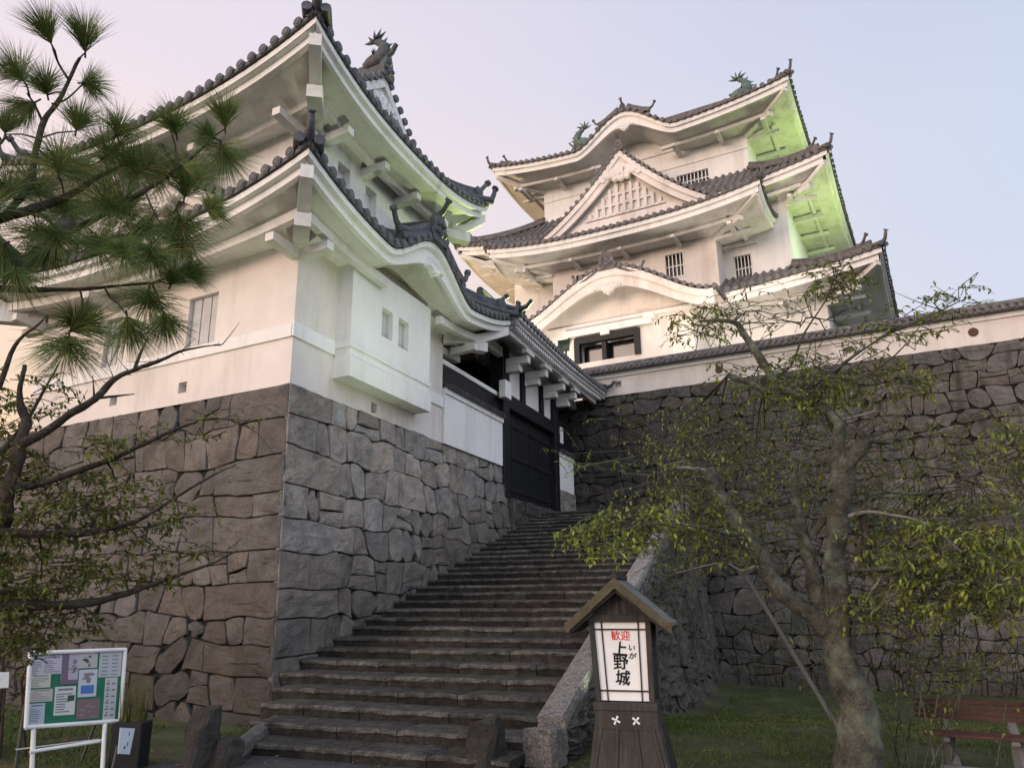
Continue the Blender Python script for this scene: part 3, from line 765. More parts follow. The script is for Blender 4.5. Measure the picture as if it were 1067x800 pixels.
cp=[atZ(232,786,.06),atZ(250,770,.1),atZ(268,757,.14),atZ(284,747,.18)]
mb.tube([p+Vector((0,0,-.0)) for p in cp],[.10,.11,.12,.10],8)
tag(mb.build('kerb_stone',M['granite_dark']),'low rounded kerb stone curving into the left end of the bottom steps','kerb stone')
# ------------------------------------------------------------------ wall helpers
def wallbox(F,x0,x1,y0,y1,z0,z1,parent,name='wall',m='plaster',cuts=None):
    """plaster wall block; cuts: list of (side,a0,a1,z0,z1,depth) recessed openings"""
    mb=MB(); faces={'S':((x0,y0),(x1,y0)),'E':((x1,y0),(x1,y1)),'N':((x1,y1),(x0,y1)),'W':((x0,y1),(x0,y0))}
    inw={'S':(0,1),'E':(-1,0),'N':(0,-1),'W':(1,0)}
    for k,(A,B) in faces.items():
        cs=[c for c in (cuts or []) if c[0]==k]
        horiz=k in 'SN'
        def P(a,z,d=0,k=k,A=A): 
            ix,iy=inw[k]
            return F((a if horiz else A[0])+ix*d,(a if not horiz else A[1])+iy*d,z)
        lo,hi=(min(A[0],B[0]),max(A[0],B[0])) if horiz else (min(A[1],B[1]),max(A[1],B[1]))
        asx=sorted({lo,hi,*[c[1] for c in cs],*[c[2] for c in cs]}); zsx=sorted({z0,z1,*[c[3] for c in cs],*[c[4] for c in cs]})
        for i in range(len(asx)-1):
            for j in range(len(zsx)-1):
                am=(asx[i]+asx[i+1])/2; zm=(zsx[j]+zsx[j+1])/2
                if any(c[1]<am<c[2] and c[3]<zm<c[4] for c in cs): continue
                mb.add([P(asx[i],zsx[j]),P(asx[i+1],zsx[j]),P(asx[i+1],zsx[j+1]),P(asx[i],zsx[j+1])],[(0,1,2,3)])
        for c in cs:
            d=c[5]; q=[(c[1],c[3]),(c[2],c[3]),(c[2],c[4]),(c[1],c[4])]
            o=[P(a,z) for a,z in q]; n_=[P(a,z,d) for a,z in q]
            mb.grid([o,n_],True); 
            if len(c)<=6: mb.add(n_,[(0,1,2,3)])
    mb.add([F(x0,y0,z1),F(x1,y0,z1),F(x1,y1,z1),F(x0,y1,z1)],[(0,1,2,3)])
    return mb.build(name,M[m],parent)
def bars_window(F,axis,pos,out,a0,a1,z0,z1,parent,depth=.16,nv=5,nh=1,frame=.05,mbar='plaster',mglass='glass',mframe='soffit'):
    """window with vertical bars, set in a recess; axis 'x': plane y=pos, outward sign out"""
    def P(a,d,z): return F(a,pos+out*d,z) if axis=='x' else F(pos+out*d,a,z)
    mb=MB(); fr=MB()
    for (p,q,r,s_) in ((a0-frame,a0,z0-frame,z1+frame),(a1,a1+frame,z0-frame,z1+frame),(a0,a1,z0-frame,z0),(a0,a1,z1,z1+frame)):
        fr.box(lambda a,d,z:P(a,d,z),p,q,-.02,.025,r,s_)
    f_=fr.build('window',M[mframe],parent)
    g=MB(); g.add([P(a0,-depth+.01,z0),P(a1,-depth+.01,z0),P(a1,-depth+.01,z1),P(a0,-depth+.01,z1)],[(0,1,2,3)])
    g.build('pane',M[mglass],f_)
    w_=(a1-a0)/(nv*2+1)
    for i in range(nv):
        c=a0+(i*2+1.5)*w_; mb.box(lambda a,d,z:P(a,d,z),c-w_*.24,c+w_*.24,-depth*.6,-depth*.25,z0,z1)
    for j in range(nh):
        z=lerp(z0,z1,(j+1)/(nh+1)); mb.box(lambda a,d,z:P(a,d,z),a0,a1,-depth*.72,-depth*.62,z-.025,z+.025)
    mb.build('window_bars',M[mbar],f_)
    return f_
def band(F,side,rect,z0,z1,dep,lo=None,hi=None,mb=None):
    x0,x1,y0,y1=rect
    if side=='S': mb.box(F,lo if lo is not None else x0-dep,hi if hi is not None else x1,y0-dep,y0+.02,z0,z1)
    if side=='W': mb.box(F,x0-dep,x0+.02,lo if lo is not None else y0,hi if hi is not None else y1,z0,z1)
# ------------------------------------------------------------------ corner turret
tu=empty('corner_turret',FT(0,0,HB)); tag(tu,'two storey white corner turret with black tiled curved roofs on the left stone base','castle turret')
LR_=(0,5.35,0,7.3)
cuts=[('W',1.9,2.66,5.99,6.95,.14),('W',4.6,5.1,5.99,7.0,.14),('W',2.5,2.72,5.16,5.36,.25),('W',4.45,4.67,5.18,5.38,.25),('S',2.42,2.62,5.02,5.22,.22)]
wallbox(FT,0,5.35,0,7.3,HB-.02,8.25,tu,m='plaster_old',cuts=[c for c in cuts])
mb=MB()
band(FT,'S',LR_,5.76,6.02,.035,mb=mb,lo=-.035,hi=5.352); band(FT,'W',LR_,5.76,5.98,.035,mb=mb,lo=0,hi=7.302)
mb.build('belt_course',M['plaster'],tu)
def shutter(side,a0,a1,z0,z1,d,Fr=FT,x=0):
    mb=MB(); n=3
    for i in range(n):
        l=lerp(a0,a1,i/n)+.015; r=lerp(a0,a1,(i+1)/n)-.015
        if side=='W': mb.box(Fr,x+d-.05,x+d-.005,l,r,z0+.01,z1-.01)
        else: mb.box(Fr,l,r,x+d-.05,x+d-.005,z0+.01,z1-.01)
    return mb.build('window_shutter',M['shade_win'],tu)
shutter('W',1.9,2.66,5.99,6.95,.14); shutter('W',4.6,5.1,5.99,7.0,.14)
# projecting stone-drop bay on the gate side
bx0,bx1=1.15,4.1; by=-.36
mb=MB()
bc=[('S',2.16,2.56,6.40,6.98,.20),('S',2.78,3.18,6.38,6.98,.20)]
bay=wallbox(FT,bx0,bx1,by,.0,5.62,7.62,tu,name='projecting_bay',m='plaster',cuts=bc)
mb.box(FT,bx0-.03,bx1+.03,by-.03,-.002,5.88,5.97)
mb.hexa([FT(bx0-.02,by-.03,5.34),FT(bx1+.02,by-.03,5.34),FT(bx1+.02,-.002,5.34),FT(bx0-.02,-.002,5.34),FT(bx0-.04,by-.05,5.70),FT(bx1+.04,by-.05,5.70),FT(bx1+.04,-.002,5.70),FT(bx0-.04,-.002,5.70)])
mb.build('bay_ledge',M['plaster'],bay)
for a0 in (2.16,2.78):
    m_=MB()
    m_.box(FT,a0+.14,a0+.37,by+.14,by+.19,6.41,6.97); m_.build('window_shutter',M['shade_win'],bay)
# lower roof
UPR=(.25,4.85,.30,6.9)
skirt(FT,(-1.12,7.25,-1.05,8.5),(.35,5.3,.30,6.9),7.66,8.75,tu,up=.62,bumps={'S':(4.28,1.75,.86)},wallrect=LR_,fasc=.20,spacing=.26,rr=.08,soff_rise=.02,hipkn=.9)
# small ridge over the curved gable with its demon tile
gm=MB(); gm.smooth=True
def crest(F,xc,y0,y1,z0_,z1_,parent,mt,w_=.16,h=.34,out=None):
    g=MB(); wd=(F(xc+1,y0,0)-F(xc,y0,0)).normalized(); od=(F(xc,y0,0)-F(xc,y1,0)).normalized()
    pts=[F(xc,lerp(y0,y1,i/6),lerp(z0_,z1_,i/6)) for i in range(7)]
    g.grid([[p+wd*x+Vector((0,0,z)) for x,z in ((-w_,-.05),(-w_*.9,h*.5),(-w_*.6,h*.5),(-w_*.55,h),(w_*.55,h),(w_*.6,h*.5),(w_*.9,h*.5),(w_,-.05))] for p in pts])
    g.smooth=True; g.tube([p+Vector((0,0,h*1.1)) for p in pts],w_*.5,8); g.smooth=False
    p=pts[0]; H_=h*1.9
    prof=[(-.45,-.15),(-.6,.12),(-.42,.3),(-.38,.6),(-.2,.85),(0,1.0),(.2,.85),(.38,.6),(.42,.3),(.6,.12),(.45,-.15)]
    f_=[p+wd*(x*H_)+Vector((0,0,z*H_))+od*.12 for x,z in prof]; g.add(f_,[tuple(range(len(prof)))]); g.grid([f_,[q-od*.14 for q in f_]],True)
    for (x,z,r_) in ((-.25,.2,.13),(.25,.2,.13),(0,.55,.16),(0,.15,.14),(-.2,.45,.08),(.2,.45,.08)):
        c=p+wd*(x*H_)+Vector((0,0,z*H_))+od*.11; g.tube([c,c+od*.07],[r_*H_,r_*H_*.5],8)
    g.smooth=True
    g.tube([p+Vector((0,0,H_*.8)),p+od*.16+Vector((0,0,H_*.92)),p+od*.30+Vector((0,0,H_*1.25))],[.07,.055,.05],8)
    g.tube([p+od*.28+Vector((0,0,H_*1.22)),p+od*.33+Vector((0,0,H_*1.3))],[.085,.085],10)
    # flaring side crests along the curve
    for sg in (-1,1):
        q=[p+wd*(sg*x)+Vector((0,0,-z))-od*.05 for x,z in ((.25,.08),(.6,.30),(1.0,.52),(1.35,.62))]
        g.tube([a+Vector((0,0,.28)) for a in q],[.10,.10,.09,.07],8); g.tube([a+Vector((0,0,.14)) for a in q],[.13,.13,.12,.10],8)
        e=q[-1]+Vector((0,0,.26)); g.tube([e,e+wd*(sg*.16)+Vector((0,0,.10)),e+wd*(sg*.26)+Vector((0,0,.30))],[.07,.055,.05],8)
        g.tube([e+wd*(sg*.25)+Vector((0,0,.27)),e+wd*(sg*.28)+Vector((0,0,.34))],[.075,.075],10)
    return g.build('curved_gable_ridge',M[mt],parent)
crest(FT,3.16,-1.0,.3,8.66,8.9,tu,'tile')
# carved pendant below the curved eave
def pendant(F,xc,y,z,sc_,parent,m='plaster',od=None):
    g=MB(); wd=(F(xc+1,y,0)-F(xc,y,0)).normalized(); od=Vector((wd.y,-wd.x,0))
    if (F(xc,y-1,0)-F(xc,y,0)).dot(od)<0: od=-od
    p=F(xc,y,z)
    for (dx_,dz_,r_) in ((0,0,.42),(-.45,.12,.34),(.45,.12,.34),(-.85,.20,.26),(.85,.20,.26),(0,-.42,.26),(-1.2,.14,.18),(1.2,.14,.18),(-.34,-.26,.2),(.34,-.26,.2),(-1.5,.05,.12),(1.5,.05,.12)):
        c=p+wd*(dx_*sc_)+Vector((0,0,dz_*sc_)); ring=[c+wd*(r_*sc_*math.cos(2*math.pi*k/14))+Vector((0,0,r_*sc_*math.sin(2*math.pi*k/14))) for k in range(14)]
        g.grid([[q-od*.10 for q in ring],ring,[c+(q-c)*.72+od*.045 for q in ring],[c+(q-c)*.4+od*.02 for q in ring]],True); g.add([c+(q-c)*.4+od*.02 for q in ring],[tuple(range(14))])
    return g.build('carved_pendant',M[m],parent)
pendant(FT,3.16,-1.0,7.98,.20,tu)
# gable dormer on the outer (left) lower roof: its face looks out over the left eave
def FTl(a,b,z): return FT(b,a,z)   # a along left face, b inward from it
gable(lambda x,y,z:FT(y,x,z),'y',3.1,2.35,8.05,9.35,-.55,1.2,tu,front=(1,0),board=.24,ridge_h=.28,spacing=.26,panel_in=.22,zpan=7.9,bmat='plaster_old')
# upper storey
cu=[('S',.95,1.35,8.95,9.55,.18),('S',1.9,2.3,8.95,9.55,.18)]
wallbox(FT,.25,4.85,.0,6.9,8.0,10.75,tu,name='upper_wall',m='plaster',cuts=cu)
skirt(FT,(-1.12,5.85,-1.0,8.0),(.55,4.3,.15,6.9),10.10,11.0,tu,up=.62,beamf=.74,wallrect=(.25,4.85,.0,6.9),fasc=.2,spacing=.26,rr=.08,soff_rise=.05,hipkn=1.05,nbr={'S':4})
gable(FT,'y',2.42,2.05,10.92,12.35,.02,7.2,tu,front=(1,1),board=.30,ridge_h=.42,panel_in=.3,zpan=10.8)
ld=(FT(0,1,0)-FT(0,0,0)).normalized()
shachi(FT(2.42,.25,12.76),-ld*-1,.80,M['tile'],tu,1)
# ------------------------------------------------------------------ gate
gt=empty('castle_gate',FT(11,0,4.13)); tag(gt,'black timber castle gate under a tiled roof at the top of the stairs','gate')
def bx(name,m,x0,x1,y0,y1,z0,z1,par=gt,bev=.012):
    mb=MB(); mb.box(FT,x0,x1,y0,y1,z0,z1); return mb.build(name,M[m],par,bevel=bev)
bx('gate_post','black',8.78,9.22,-.10,.34,4.13,8.35); bx('gate_post','black',13.05,13.42,-.10,.34,4.13,7.95)
bx('short_post','black',10.35,10.57,-.06,.2,7.02,7.95); bx('short_post','black',11.95,12.15,-.06,.2,7.02,7.95)
bx('lintel','black',9.22,13.05,-.08,.28,6.62,7.02)
bx('cross_beam','black',5.36,8.78,.02,.26,6.28,6.78); bx('cross_beam','black',13.42,15.3,.02,.26,6.25,7.3)
bx('top_rail','plaster',5.36,8.78,-.02,.30,6.80,6.92)
for (l,r) in ((9.24,10.33),(10.59,11.93),(12.17,13.03)): bx('plaster_panel','plaster',l,r,.05,.1,7.03,7.9,bev=0)
# doors: two leaves of planks with studs
for (l,r) in ((9.24,11.12),(11.14,13.03)):
    mb=MB(); n=7
    for i in range(n): mb.box(FT,lerp(l,r,i/n)+.008,lerp(l,r,(i+1)/n)-.008,.10,.16,4.15,6.6)
    for z in (4.4,5.3,6.2): mb.box(FT,l+.02,r-.02,.075,.099,z,z+.12)
    d=mb.build('door_leaf',M['black'],gt)
    mb=MB(); mb.smooth=True
    for z in (4.46,5.36,6.26):
        for i in range(7):
            c=FT(lerp(l,r,(i+.5)/7),.07,z); mb.tube([c,c-(FT(0,1,0)-FT(0,0,0))*.03],[.035,.012],8)
    mb.build('door_studs',M['black'],d)
# interior beams seen through the opening beside the turret
for i,(s_,z) in enumerate(((5.8,7.7),(6.8,7.75),(7.8,7.7))): bx('rafter_beam','brown',s_,s_+.16,.3,3.2,z,z+.2)
bx('inner_ceiling','timber',5.36,15.6,.36,3.2,8.55,8.65,bev=0); bx('rear_beam','brown',5.36,13.0,2.9,3.15,7.2,7.6); bx('rear_wall','timber',5.36,15.6,3.2,3.3,4.1,9.2,bev=0)
bx('tie_beam','timber',5.36,8.78,.9,1.1,7.25,7.5)
# gate roof
ez,rz=8.42,8.98
def groof():
    mb=MB(); mb.smooth=True; ends=MB(); wh=MB(); so_=MB()
    s0,s1=7.45,15.65
    def zc(n,s): # n distance out from the ridge
        q=n/1.15; f_=.10*max(0,abs((s-(s0+s1)/2)/((s1-s0)/2)))**3
        return rz+(ez-rz)*(1.2*q-.2*q*q)+f_
    for sg in (-1,1):
        mb.grid([[FT(lerp(s0,s1,i/30),sg*1.15*j/6,zc(1.15*j/6,lerp(s0,s1,i/30))+.02) for i in range(31)] for j in range(7)])
        n=int((s1-s0)/.25); e=(FT(1,0,0)-FT(0,0,0)).normalized(); od=(FT(0,sg,0)-FT(0,0,0)).normalized()
        for i in range(n+1):
            s=lerp(s0+.08,s1-.08,i/n); rows=[]
            for j in range(6):
                c=FT(s,sg*lerp(.1,1.18,j/5),zc(lerp(.1,1.18,j/5),s)+.035); rows.append([c+e*(.078*math.cos(math.pi*k/4))+Vector((0,0,.078*math.sin(math.pi*k/4))) for k in range(5)])
            mb.grid(rows)
            c=FT(s,sg*1.18,zc(1.18,s)+.035); ends.tube([c-od*.02,c+od*.03],.088,10)
        wh.grid([[FT(s,sg*y,zc(1.15,s)+dz) for s in (s0+.02,(s0+s1)/2,s1-.02)] for y,dz in ((1.14,-.0),(1.14,-.12),(1.04,-.13),(1.04,-.20),(.98,-.20))])
        # rafter ends
        m=int((s1-s0)/.17)
        for i in range(m): 
            s=s0+.1+i*.17; wh.box(FT,s,s+.085,*(sorted((sg*1.01,sg*.6))),zc(1.15,s)-.30,zc(1.15,s)-.2)
        so_.grid([[FT(s,sg*y,zc(1.15,s)+dz) for s in (s0+.02,(s0+s1)/2,s1-.02)] for y,dz in ((1.03,-.2),(.5,-.12),(0,-.02))])
    # ridge
    for dz,r_ in ((.08,.17),(.22,.13),(.36,.10)): mb.tube([FT(s0-.05,0,rz+dz+.06),FT((s0+s1)/2,0,rz+dz),FT(s1+.05,0,rz+dz+.06)],r_,8)
    # end verges
    for s,d in ((s0,-1),(s1,1)):
        for sg in (-1,1):
            mb.tube([FT(s,sg*1.2*j/6,zc(1.2*j/6,s)+.10+(.08 if j==6 else 0)) for j in range(7)],.09,8)
            mb.tube([FT(s+d*-.2,sg*1.2*j/6,zc(1.2*j/6,s)+.12) for j in range(7)],.09,8)
            c=FT(s,sg*1.16,zc(1.15,s)+.12); od=(FT(0,sg,0)-FT(0,0,0)).normalized()
            mb.tube([c,c+od*.22+Vector((0,0,.05)),c+od*.36+Vector((0,0,.20))],[.08,.06,.05],8)
            wh.grid([[FT(s+d*x,sg*1.12*j/6,zc(1.12*j/6,s)+dz) for j in range(7)] for x,dz in ((.02,0),(.02,-.3),(-.1,-.3),(-.1,0))],True)
        if d>0: mb.tube([FT(s-d*.0,0,rz+.25),FT(s+d*.18,0,rz+.45),FT(s+d*.26,0,rz+.7)],[.13,.08,.06],8)
        wh.add([FT(s-d*.25,-.98,ez-.1),FT(s-d*.25,.98,ez-.1),FT(s-d*.25,0,rz-.05)],[(0,1,2)])
    mb.build('roof_tiles',M['tile'],gt); ends.build('eave_tile_ends',M['tile_end'],gt); wh.build('fascia',M['plaster'],gt); so_.build('soffit',M['soffit'],gt)
groof()
# bracket arms with white bearing blocks
for s in (9.0,10.46,12.05,13.25):
    mb=MB(); mb.box(FT,s-.11,s+.11,-.80,-.11,7.72,7.93); mb.box(FT,s-.11,s+.11,-.55,-.11,7.52,7.715)
    mb.box(FT,s-.30,s+.30,-.86,-.70,7.935,8.06)
    mb.build('bracket_arm',M['soffit'],gt,bevel=.01)
bx('eave_purlin','soffit',7.4,15.5,-.84,-.70,8.06,8.19)
bx('cross_purlin','soffit',7.4,15.5,-.08,.1,7.96,8.24)
for s,z in ((8.45,6.25),):
    mb=MB(); mb.box(FT,s,s+.42,-.30,-.10,6.72,7.20); mb.build('notice_box',M['plaster'],gt,bevel=.01)
mb=MB(); mb.box(FT,13.5,13.78,-.13,-.10,6.42,6.95); mb.build('notice_plate',M['plaster'],gt,bevel=.005)
# low plaster walls either side of the gate
def lowwall(s0,s1,zt,label,m0='plaster',base=None):
    r=empty('plaster_wall',FT((s0+s1)/2,0,4.9)); tag(r,label,'plaster wall')
    mb=MB(); mb.box(FT,s0,s1,-.06,.30,base or (HB-.03),zt-.14); mb.box(FT,s0,s1,-.10,.34,zt-.139,zt-.02)
    mb.build('wall_body',M['plaster'],r)
    mb=MB(); mb.smooth=True; mb.smooth=False
    mb.hexa([FT(s0,-.17,zt-.018),FT(s1,-.17,zt-.018),FT(s1,.41,zt-.018),FT(s0,.41,zt-.018),FT(s0,-.17,zt+.02),FT(s1,-.17,zt+.02),FT(s1,.41,zt+.02),FT(s0,.41,zt+.02)])
    mb.smooth=True; n=int((s1-s0)/.15)
    for i in range(n): s=s0+.08+i*.15; mb.tube([FT(s,-.2,zt+.03),FT(s,.1,zt+.10)],.05,8)
    mb.tube([FT(s0,.1,zt+.13),FT(s1,.1,zt+.13)],.08,8)
    mb.build('coping_tiles',M['tile'],r); return r
lowwall(5.37,8.77,6.24,'low white plaster wall with tiled coping between the corner turret and the black gate')
r=lowwall(13.43,15.0,6.14,'short white plaster wall squeezed between the black gate and the high stone wall',base=4.92)
mb=MB(); masonry(mb,lambda a,z,d:FT(a,-(.09+d),z),13.43,15.1,4.13,4.93,.40,.8,5,rough=.02,mossy=lambda a,z:.8); mb.cur=0; mb.box(FT,13.43,15.1,-.08,.3,4.1,4.915); mb.build('wall_plinth',[M['granite'],M['joint']],r)
# ------------------------------------------------------------------ parapet wall on the big stone wall
db=empty('parapet_wall',FW(5,.3,WZ)); tag(db,'long cream plaster parapet wall with tiled coping on top of the high stone wall','plaster wall')
d0,d1=-1.35,24
mb=MB()
cuts=[('S',-.1+.0,.14,WZ+.28,WZ+.50,.22),('S',7.35,7.6,WZ+.28,WZ+.50,.22)]
wallbox(FW,d0,d1,.06,.5,WZ-.02,WZ+.88,db,name='wall_body',m='plaster_old',cuts=cuts)
mb=MB(); mb.box(FW,d0,d1,.0,.058,WZ+.66,WZ+.84); mb.build('cornice',M['plaster'],db)
mb=MB(); 
for sg,yy in ((-1,-.22),(1,.78)):
    mb.grid([[FW(a,yy,WZ+.86) for a in (d0,d1)],[FW(a,.28,WZ+1.08) for a in (d0,d1)]])
    mb.grid([[FW(a,yy,WZ+.86) for a in (d0,d1)],[FW(a,yy,WZ+.81) for a in (d0,d1)],[FW(a,.28,WZ+.84) for a in (d0,d1)]])
mb.smooth=True; n=int((d1-d0)/.2)
for i in range(n):
    a=d0+.1+i*.2; mb.tube([FW(a,-.25,WZ+.885),FW(a,.28,WZ+1.11)],.055,8)
mb.tube([FW(d0,.28,WZ+1.14),FW(d1,.28,WZ+1.14)],.10,8)
mb.build('coping_tiles',M['tile_old'],db)
mb=MB()
for i in range(n):
    a=d0+.1+i*.2; c=FW(a,-.25,WZ+.885); mb.tube([c,c-KB*.02],.066,10)
mb.build('coping_tile_ends',M['tile_old_end'],db)
for a in (3.55,10.75):   # round loopholes with dark rim
    mb=MB(); c=FW(a,.055,WZ+.38); mb.tube([c+KB*.02,c-KB*.012],.13,20); mb.build('round_loophole',M['brown'],db)
# ------------------------------------------------------------------ main keep
kp=empty('castle_keep',FK(-5.4,4,8.3)); tag(kp,'large white three storey castle keep with stacked curved gables behind the parapet wall','castle keep')
kw=dict(mt='tile_old',plast='soffit',spacing=.34,rr=.10,fasc=.34,beams=True)
# ground storey
cut0=[]
wallbox(FK,-13.6,2.75,-1.8,10,8.2,14.6,kp,name='ground_storey_wall',m='plaster')
skirt(FK,(-16.0,5.1,-3.6,12.5),(-12.2,1.5,-.7,9),13.5,15.2,kp,up=.70,wallrect=(-13.6,2.75,-1.8,10),hipkn=1.1,soff_rise=.1,sides='WSE',**kw)
# entrance porch
cp=[('S',-7.35,-4.35,11.35,12.5,.5)]
wallbox(FK,-8.7,-2.1,-4.3,-1.7,8.2,13.1,kp,name='porch_wall',m='plaster_old',cuts=cp)
mb=MB()
for q in ((-7.35,-4.35,12.2,12.5),(-7.35,-7.1,11.35,12.2),(-4.6,-4.35,11.35,12.2)): mb.box(FK,q[0],q[1],-4.42,-4.15,q[2],q[3])
mb.build('porch_window_frame',M['black'],kp)
mb=MB(); mb.box(FK,-7.1,-4.6,-3.86,-3.82,11.35,12.2); mb.build('porch_window_pane',M['glass'],kp)
mb=MB(); mb.box(FK,-7.8,-3.8,-4.5,-4.302,12.56,12.86); mb.box(FK,-8.0,-7.6,-4.5,-4.302,12.3,12.555); mb.box(FK,-4.15,-3.65,-4.5,-4.302,12.75,13.05); mb.box(FK,-6.05,-5.65,-4.55,-4.302,12.4,12.555)
mb.box(FK,-8.72,-2.08,-4.36,-4.302,12.95,13.1)
mb.build('porch_lintel',M['plaster'],kp)
mb=MB(); mb.box(FK,-6.1,-5.9,-4.3,-4.0,11.35,12.2); mb.build('window_mullion',M['black'],kp)
gable(FK,'y',-5.35,4.45,12.95,15.05,-5.2,-.3,kp,mt='tile_old',front=(1,0),board=.55,ridge_h=.34,kara=True,gegyo=False,foot=.25,panel_in=.95,zpan=12.9,spacing=.34,rr=.1,bmat='plaster_old')
crest(FK,-5.35,-5.2,-3.5,15.10,15.15,kp,'tile_old',w_=.26,h=.42)
pendant(FK,-5.35,-5.2,14.15,.42,kp,'plaster_old')
# second storey, wide body
cu=[('S',-.95,-.25,15.15,16.45,.2),('S',-3.45,-2.55,15.15,16.2,.2)]
wallbox(FK,-12.3,1.5,-.7,9,14.8,20.2,kp,name='second_storey_wall',m='plaster',cuts=[('S',-.95,-.25,15.2,16.35,.2)])
bars_window(FK,'x',-.7,-1,-.95,-.25,15.2,16.35,kp,nv=4,nh=1)
skirt(FK,(-15.2,3.6,-2.0,10.5),(-10.8,0,.0,8),18.9,20.8,kp,up=.85,wallrect=(-12.3,1.5,-.7,9),hipkn=1.1,soff_rise=.05,sides='WSE',nbr={'E':6,'S':8},**kw)
# projecting front bay with the big triangular gable
wallbox(FK,-9.45,-1.42,-2.0,-.69,14.6,18.3,kp,name='front_bay_wall',m='plaster_old',cuts=[('S',-3.75,-2.95,15.45,16.55,.2),('S',-8.2,-7.4,15.45,16.55,.2)])
bars_window(FK,'x',-2.0,-1,-3.75,-2.95,15.45,16.55,kp,nv=4,nh=1)
bars_window(FK,'x',-2.0,-1,-8.2,-7.4,15.45,16.55,kp,nv=4,nh=1)
skirt(FK,(-12.1,1.05,-4.0,-.2),(-9.2,-1.6,-1.2,-.2),17.50,19.0,kp,up=.55,wallrect=(-9.45,-1.42,-2.0,-.2),hipkn=1.0,soff_rise=-.1,sides='WSE',nbr={'S':5,'W':2,'E':2},**kw)
gable(FK,'y',-5.2,4.15,18.1,21.7,-3.35,0.2,kp,mt='tile_old',front=(1,0),board=.50,ridge_h=.42,latt=True,panel_in=.38,curve=.34,zpan=18.0,spacing=.34,rr=.1,bmat='plaster_old')
# top storey
wallbox(FK,-10.8,0,0,8.0,19.5,24.3,kp,name='top_storey_wall',m='plaster',cuts=[('S',-3.5,-1.95,20.45,21.55,.2),('S',-8.85,-7.3,20.45,21.55,.2)])
bars_window(FK,'x',0,-1,-3.5,-1.95,20.45,21.55,kp,nv=8,nh=2); bars_window(FK,'x',0,-1,-8.85,-7.3,20.45,21.55,kp,nv=8,nh=2)
mb=MB(); mb.box(FK,-10.83,.03,-.05,-.002,22.05,22.13); mb.box(FK,-10.83,.03,-.08,-.002,23.0,23.3); mb.build('belt_course',M['plaster'],kp)
skirt(FK,(-13.0,2.4,-1.9,9.9),(-10.0,-.8,1.9,6.3),23.25,25.2,kp,up=.68,bumps={'S':(7.5,2.6,1.5)},wallrect=(-10.8,0,0,8),hipkn=1.1,soff_rise=-.05,nbr={'E':5,'S':7,'W':4},sides='WSEN',**kw)
gable(FK,'x',4.0,2.35,25.2,27.1,-10.6,-.3,kp,mt='tile_old',front=(1,1),board=.45,ridge_h=.55,panel_in=.35,spacing=.34,rr=.1)
crest(FK,-5.45,-1.8,.8,24.95,25.7,kp,'tile_old',w_=.18,h=.19)
pendant(FK,-5.45,-1.72,24.02,.34,kp,'plaster')
shachi(FK(-10.1,4,27.65),KR,1.35,M['verdigris'],kp,1); shachi(FK(-.75,4,27.65),-KR,1.35,M['verdigris'],kp,1)
# ------------------------------------------------------------------ floodlights of the evening illumination
def flood(p,target,energy,color,label,size=60,radius=.25):
    r=empty('floodlight',p); tag(r,label,'floodlight')
    d=(target-p).normalized(); q=d.to_track_quat('-Z','Y').to_matrix()
    mb=MB(); c=[p+q@Vector((x,y,z)) for z,w_ in ((.0,.2),(.18,.12)) for x,y in ((-w_,-w_),(w_,-w_),(w_,w_),(-w_,w_))]
    mb.add(c,[(4,5,6,7),(0,4,7,3),(1,2,6,5),(0,1,5,4),(3,7,6,2)])
    mb.build('lamp_housing',M['steel'],r)
    mb=MB(); mb.tube([p-d*.18,p-d*.18-Vector((0,0,.5))],.03,8); mb.build('lamp_stand',M['steel'],r)
    l=bpy.data.lights.new('spot','SPOT'); o=bpy.data.objects.new('lamp',l); col.objects.link(o)
    l.energy=energy; l.color=color; l.spot_size=R(size); l.spot_blend=.8; l.shadow_soft_size=radius
    o.parent=r; o.location=d*.05; o.rotation_euler=d.to_track_quat('-Z','Y').to_euler()
flood(FK(4.4,.3,14.3),FK(2.9,1.5,20.0),900,(.74,1.0,.30),'floodlight on the lowest keep roof shining green up the right side',150,1.0)
flood(FK(3.1,1.0,19.75),FK(1.9,1.2,24.0),480,(.74,1.0,.30),'floodlight on the middle keep roof shining green at the top right eaves',155,.9)
flood(FK(-27,-3,9.0),FK(-12.5,3,20),9500,(1.0,.70,.40),'floodlight shining amber up the left side of the keep',60)
flood(FT(11.5,-1.0,8.95),FT(3.4,-.3,9.9),3000,(.74,1.0,.32),'floodlight on the gate roof shining green along the upper turret wall',95,.12)
flood(FS(-.7,5.45,.42),FS(2.6,.3,9.0),1000,(.88,1.0,.64),'floodlight hidden behind the lantern shining pale green up at the turret eaves',46,.3)
flood(FT(-6.5,1.0,.4),FT(.0,3.2,9.6),450,(1.0,.93,.72),'floodlight beside the stone base shining warm light up at the left eaves',46,.3)
flood(FK(-10.5,-8.0,8.7),FK(-7.5,-1.5,19.0),1500,(1.0,.84,.68),'left floodlight behind the parapet shining warm light up the front of the keep',90,.4)
flood(FK(.5,-8.0,8.7),FK(-3.0,-1.5,19.0),1500,(1.0,.84,.68),'right floodlight behind the parapet shining warm light up the front of the keep',90,.4)
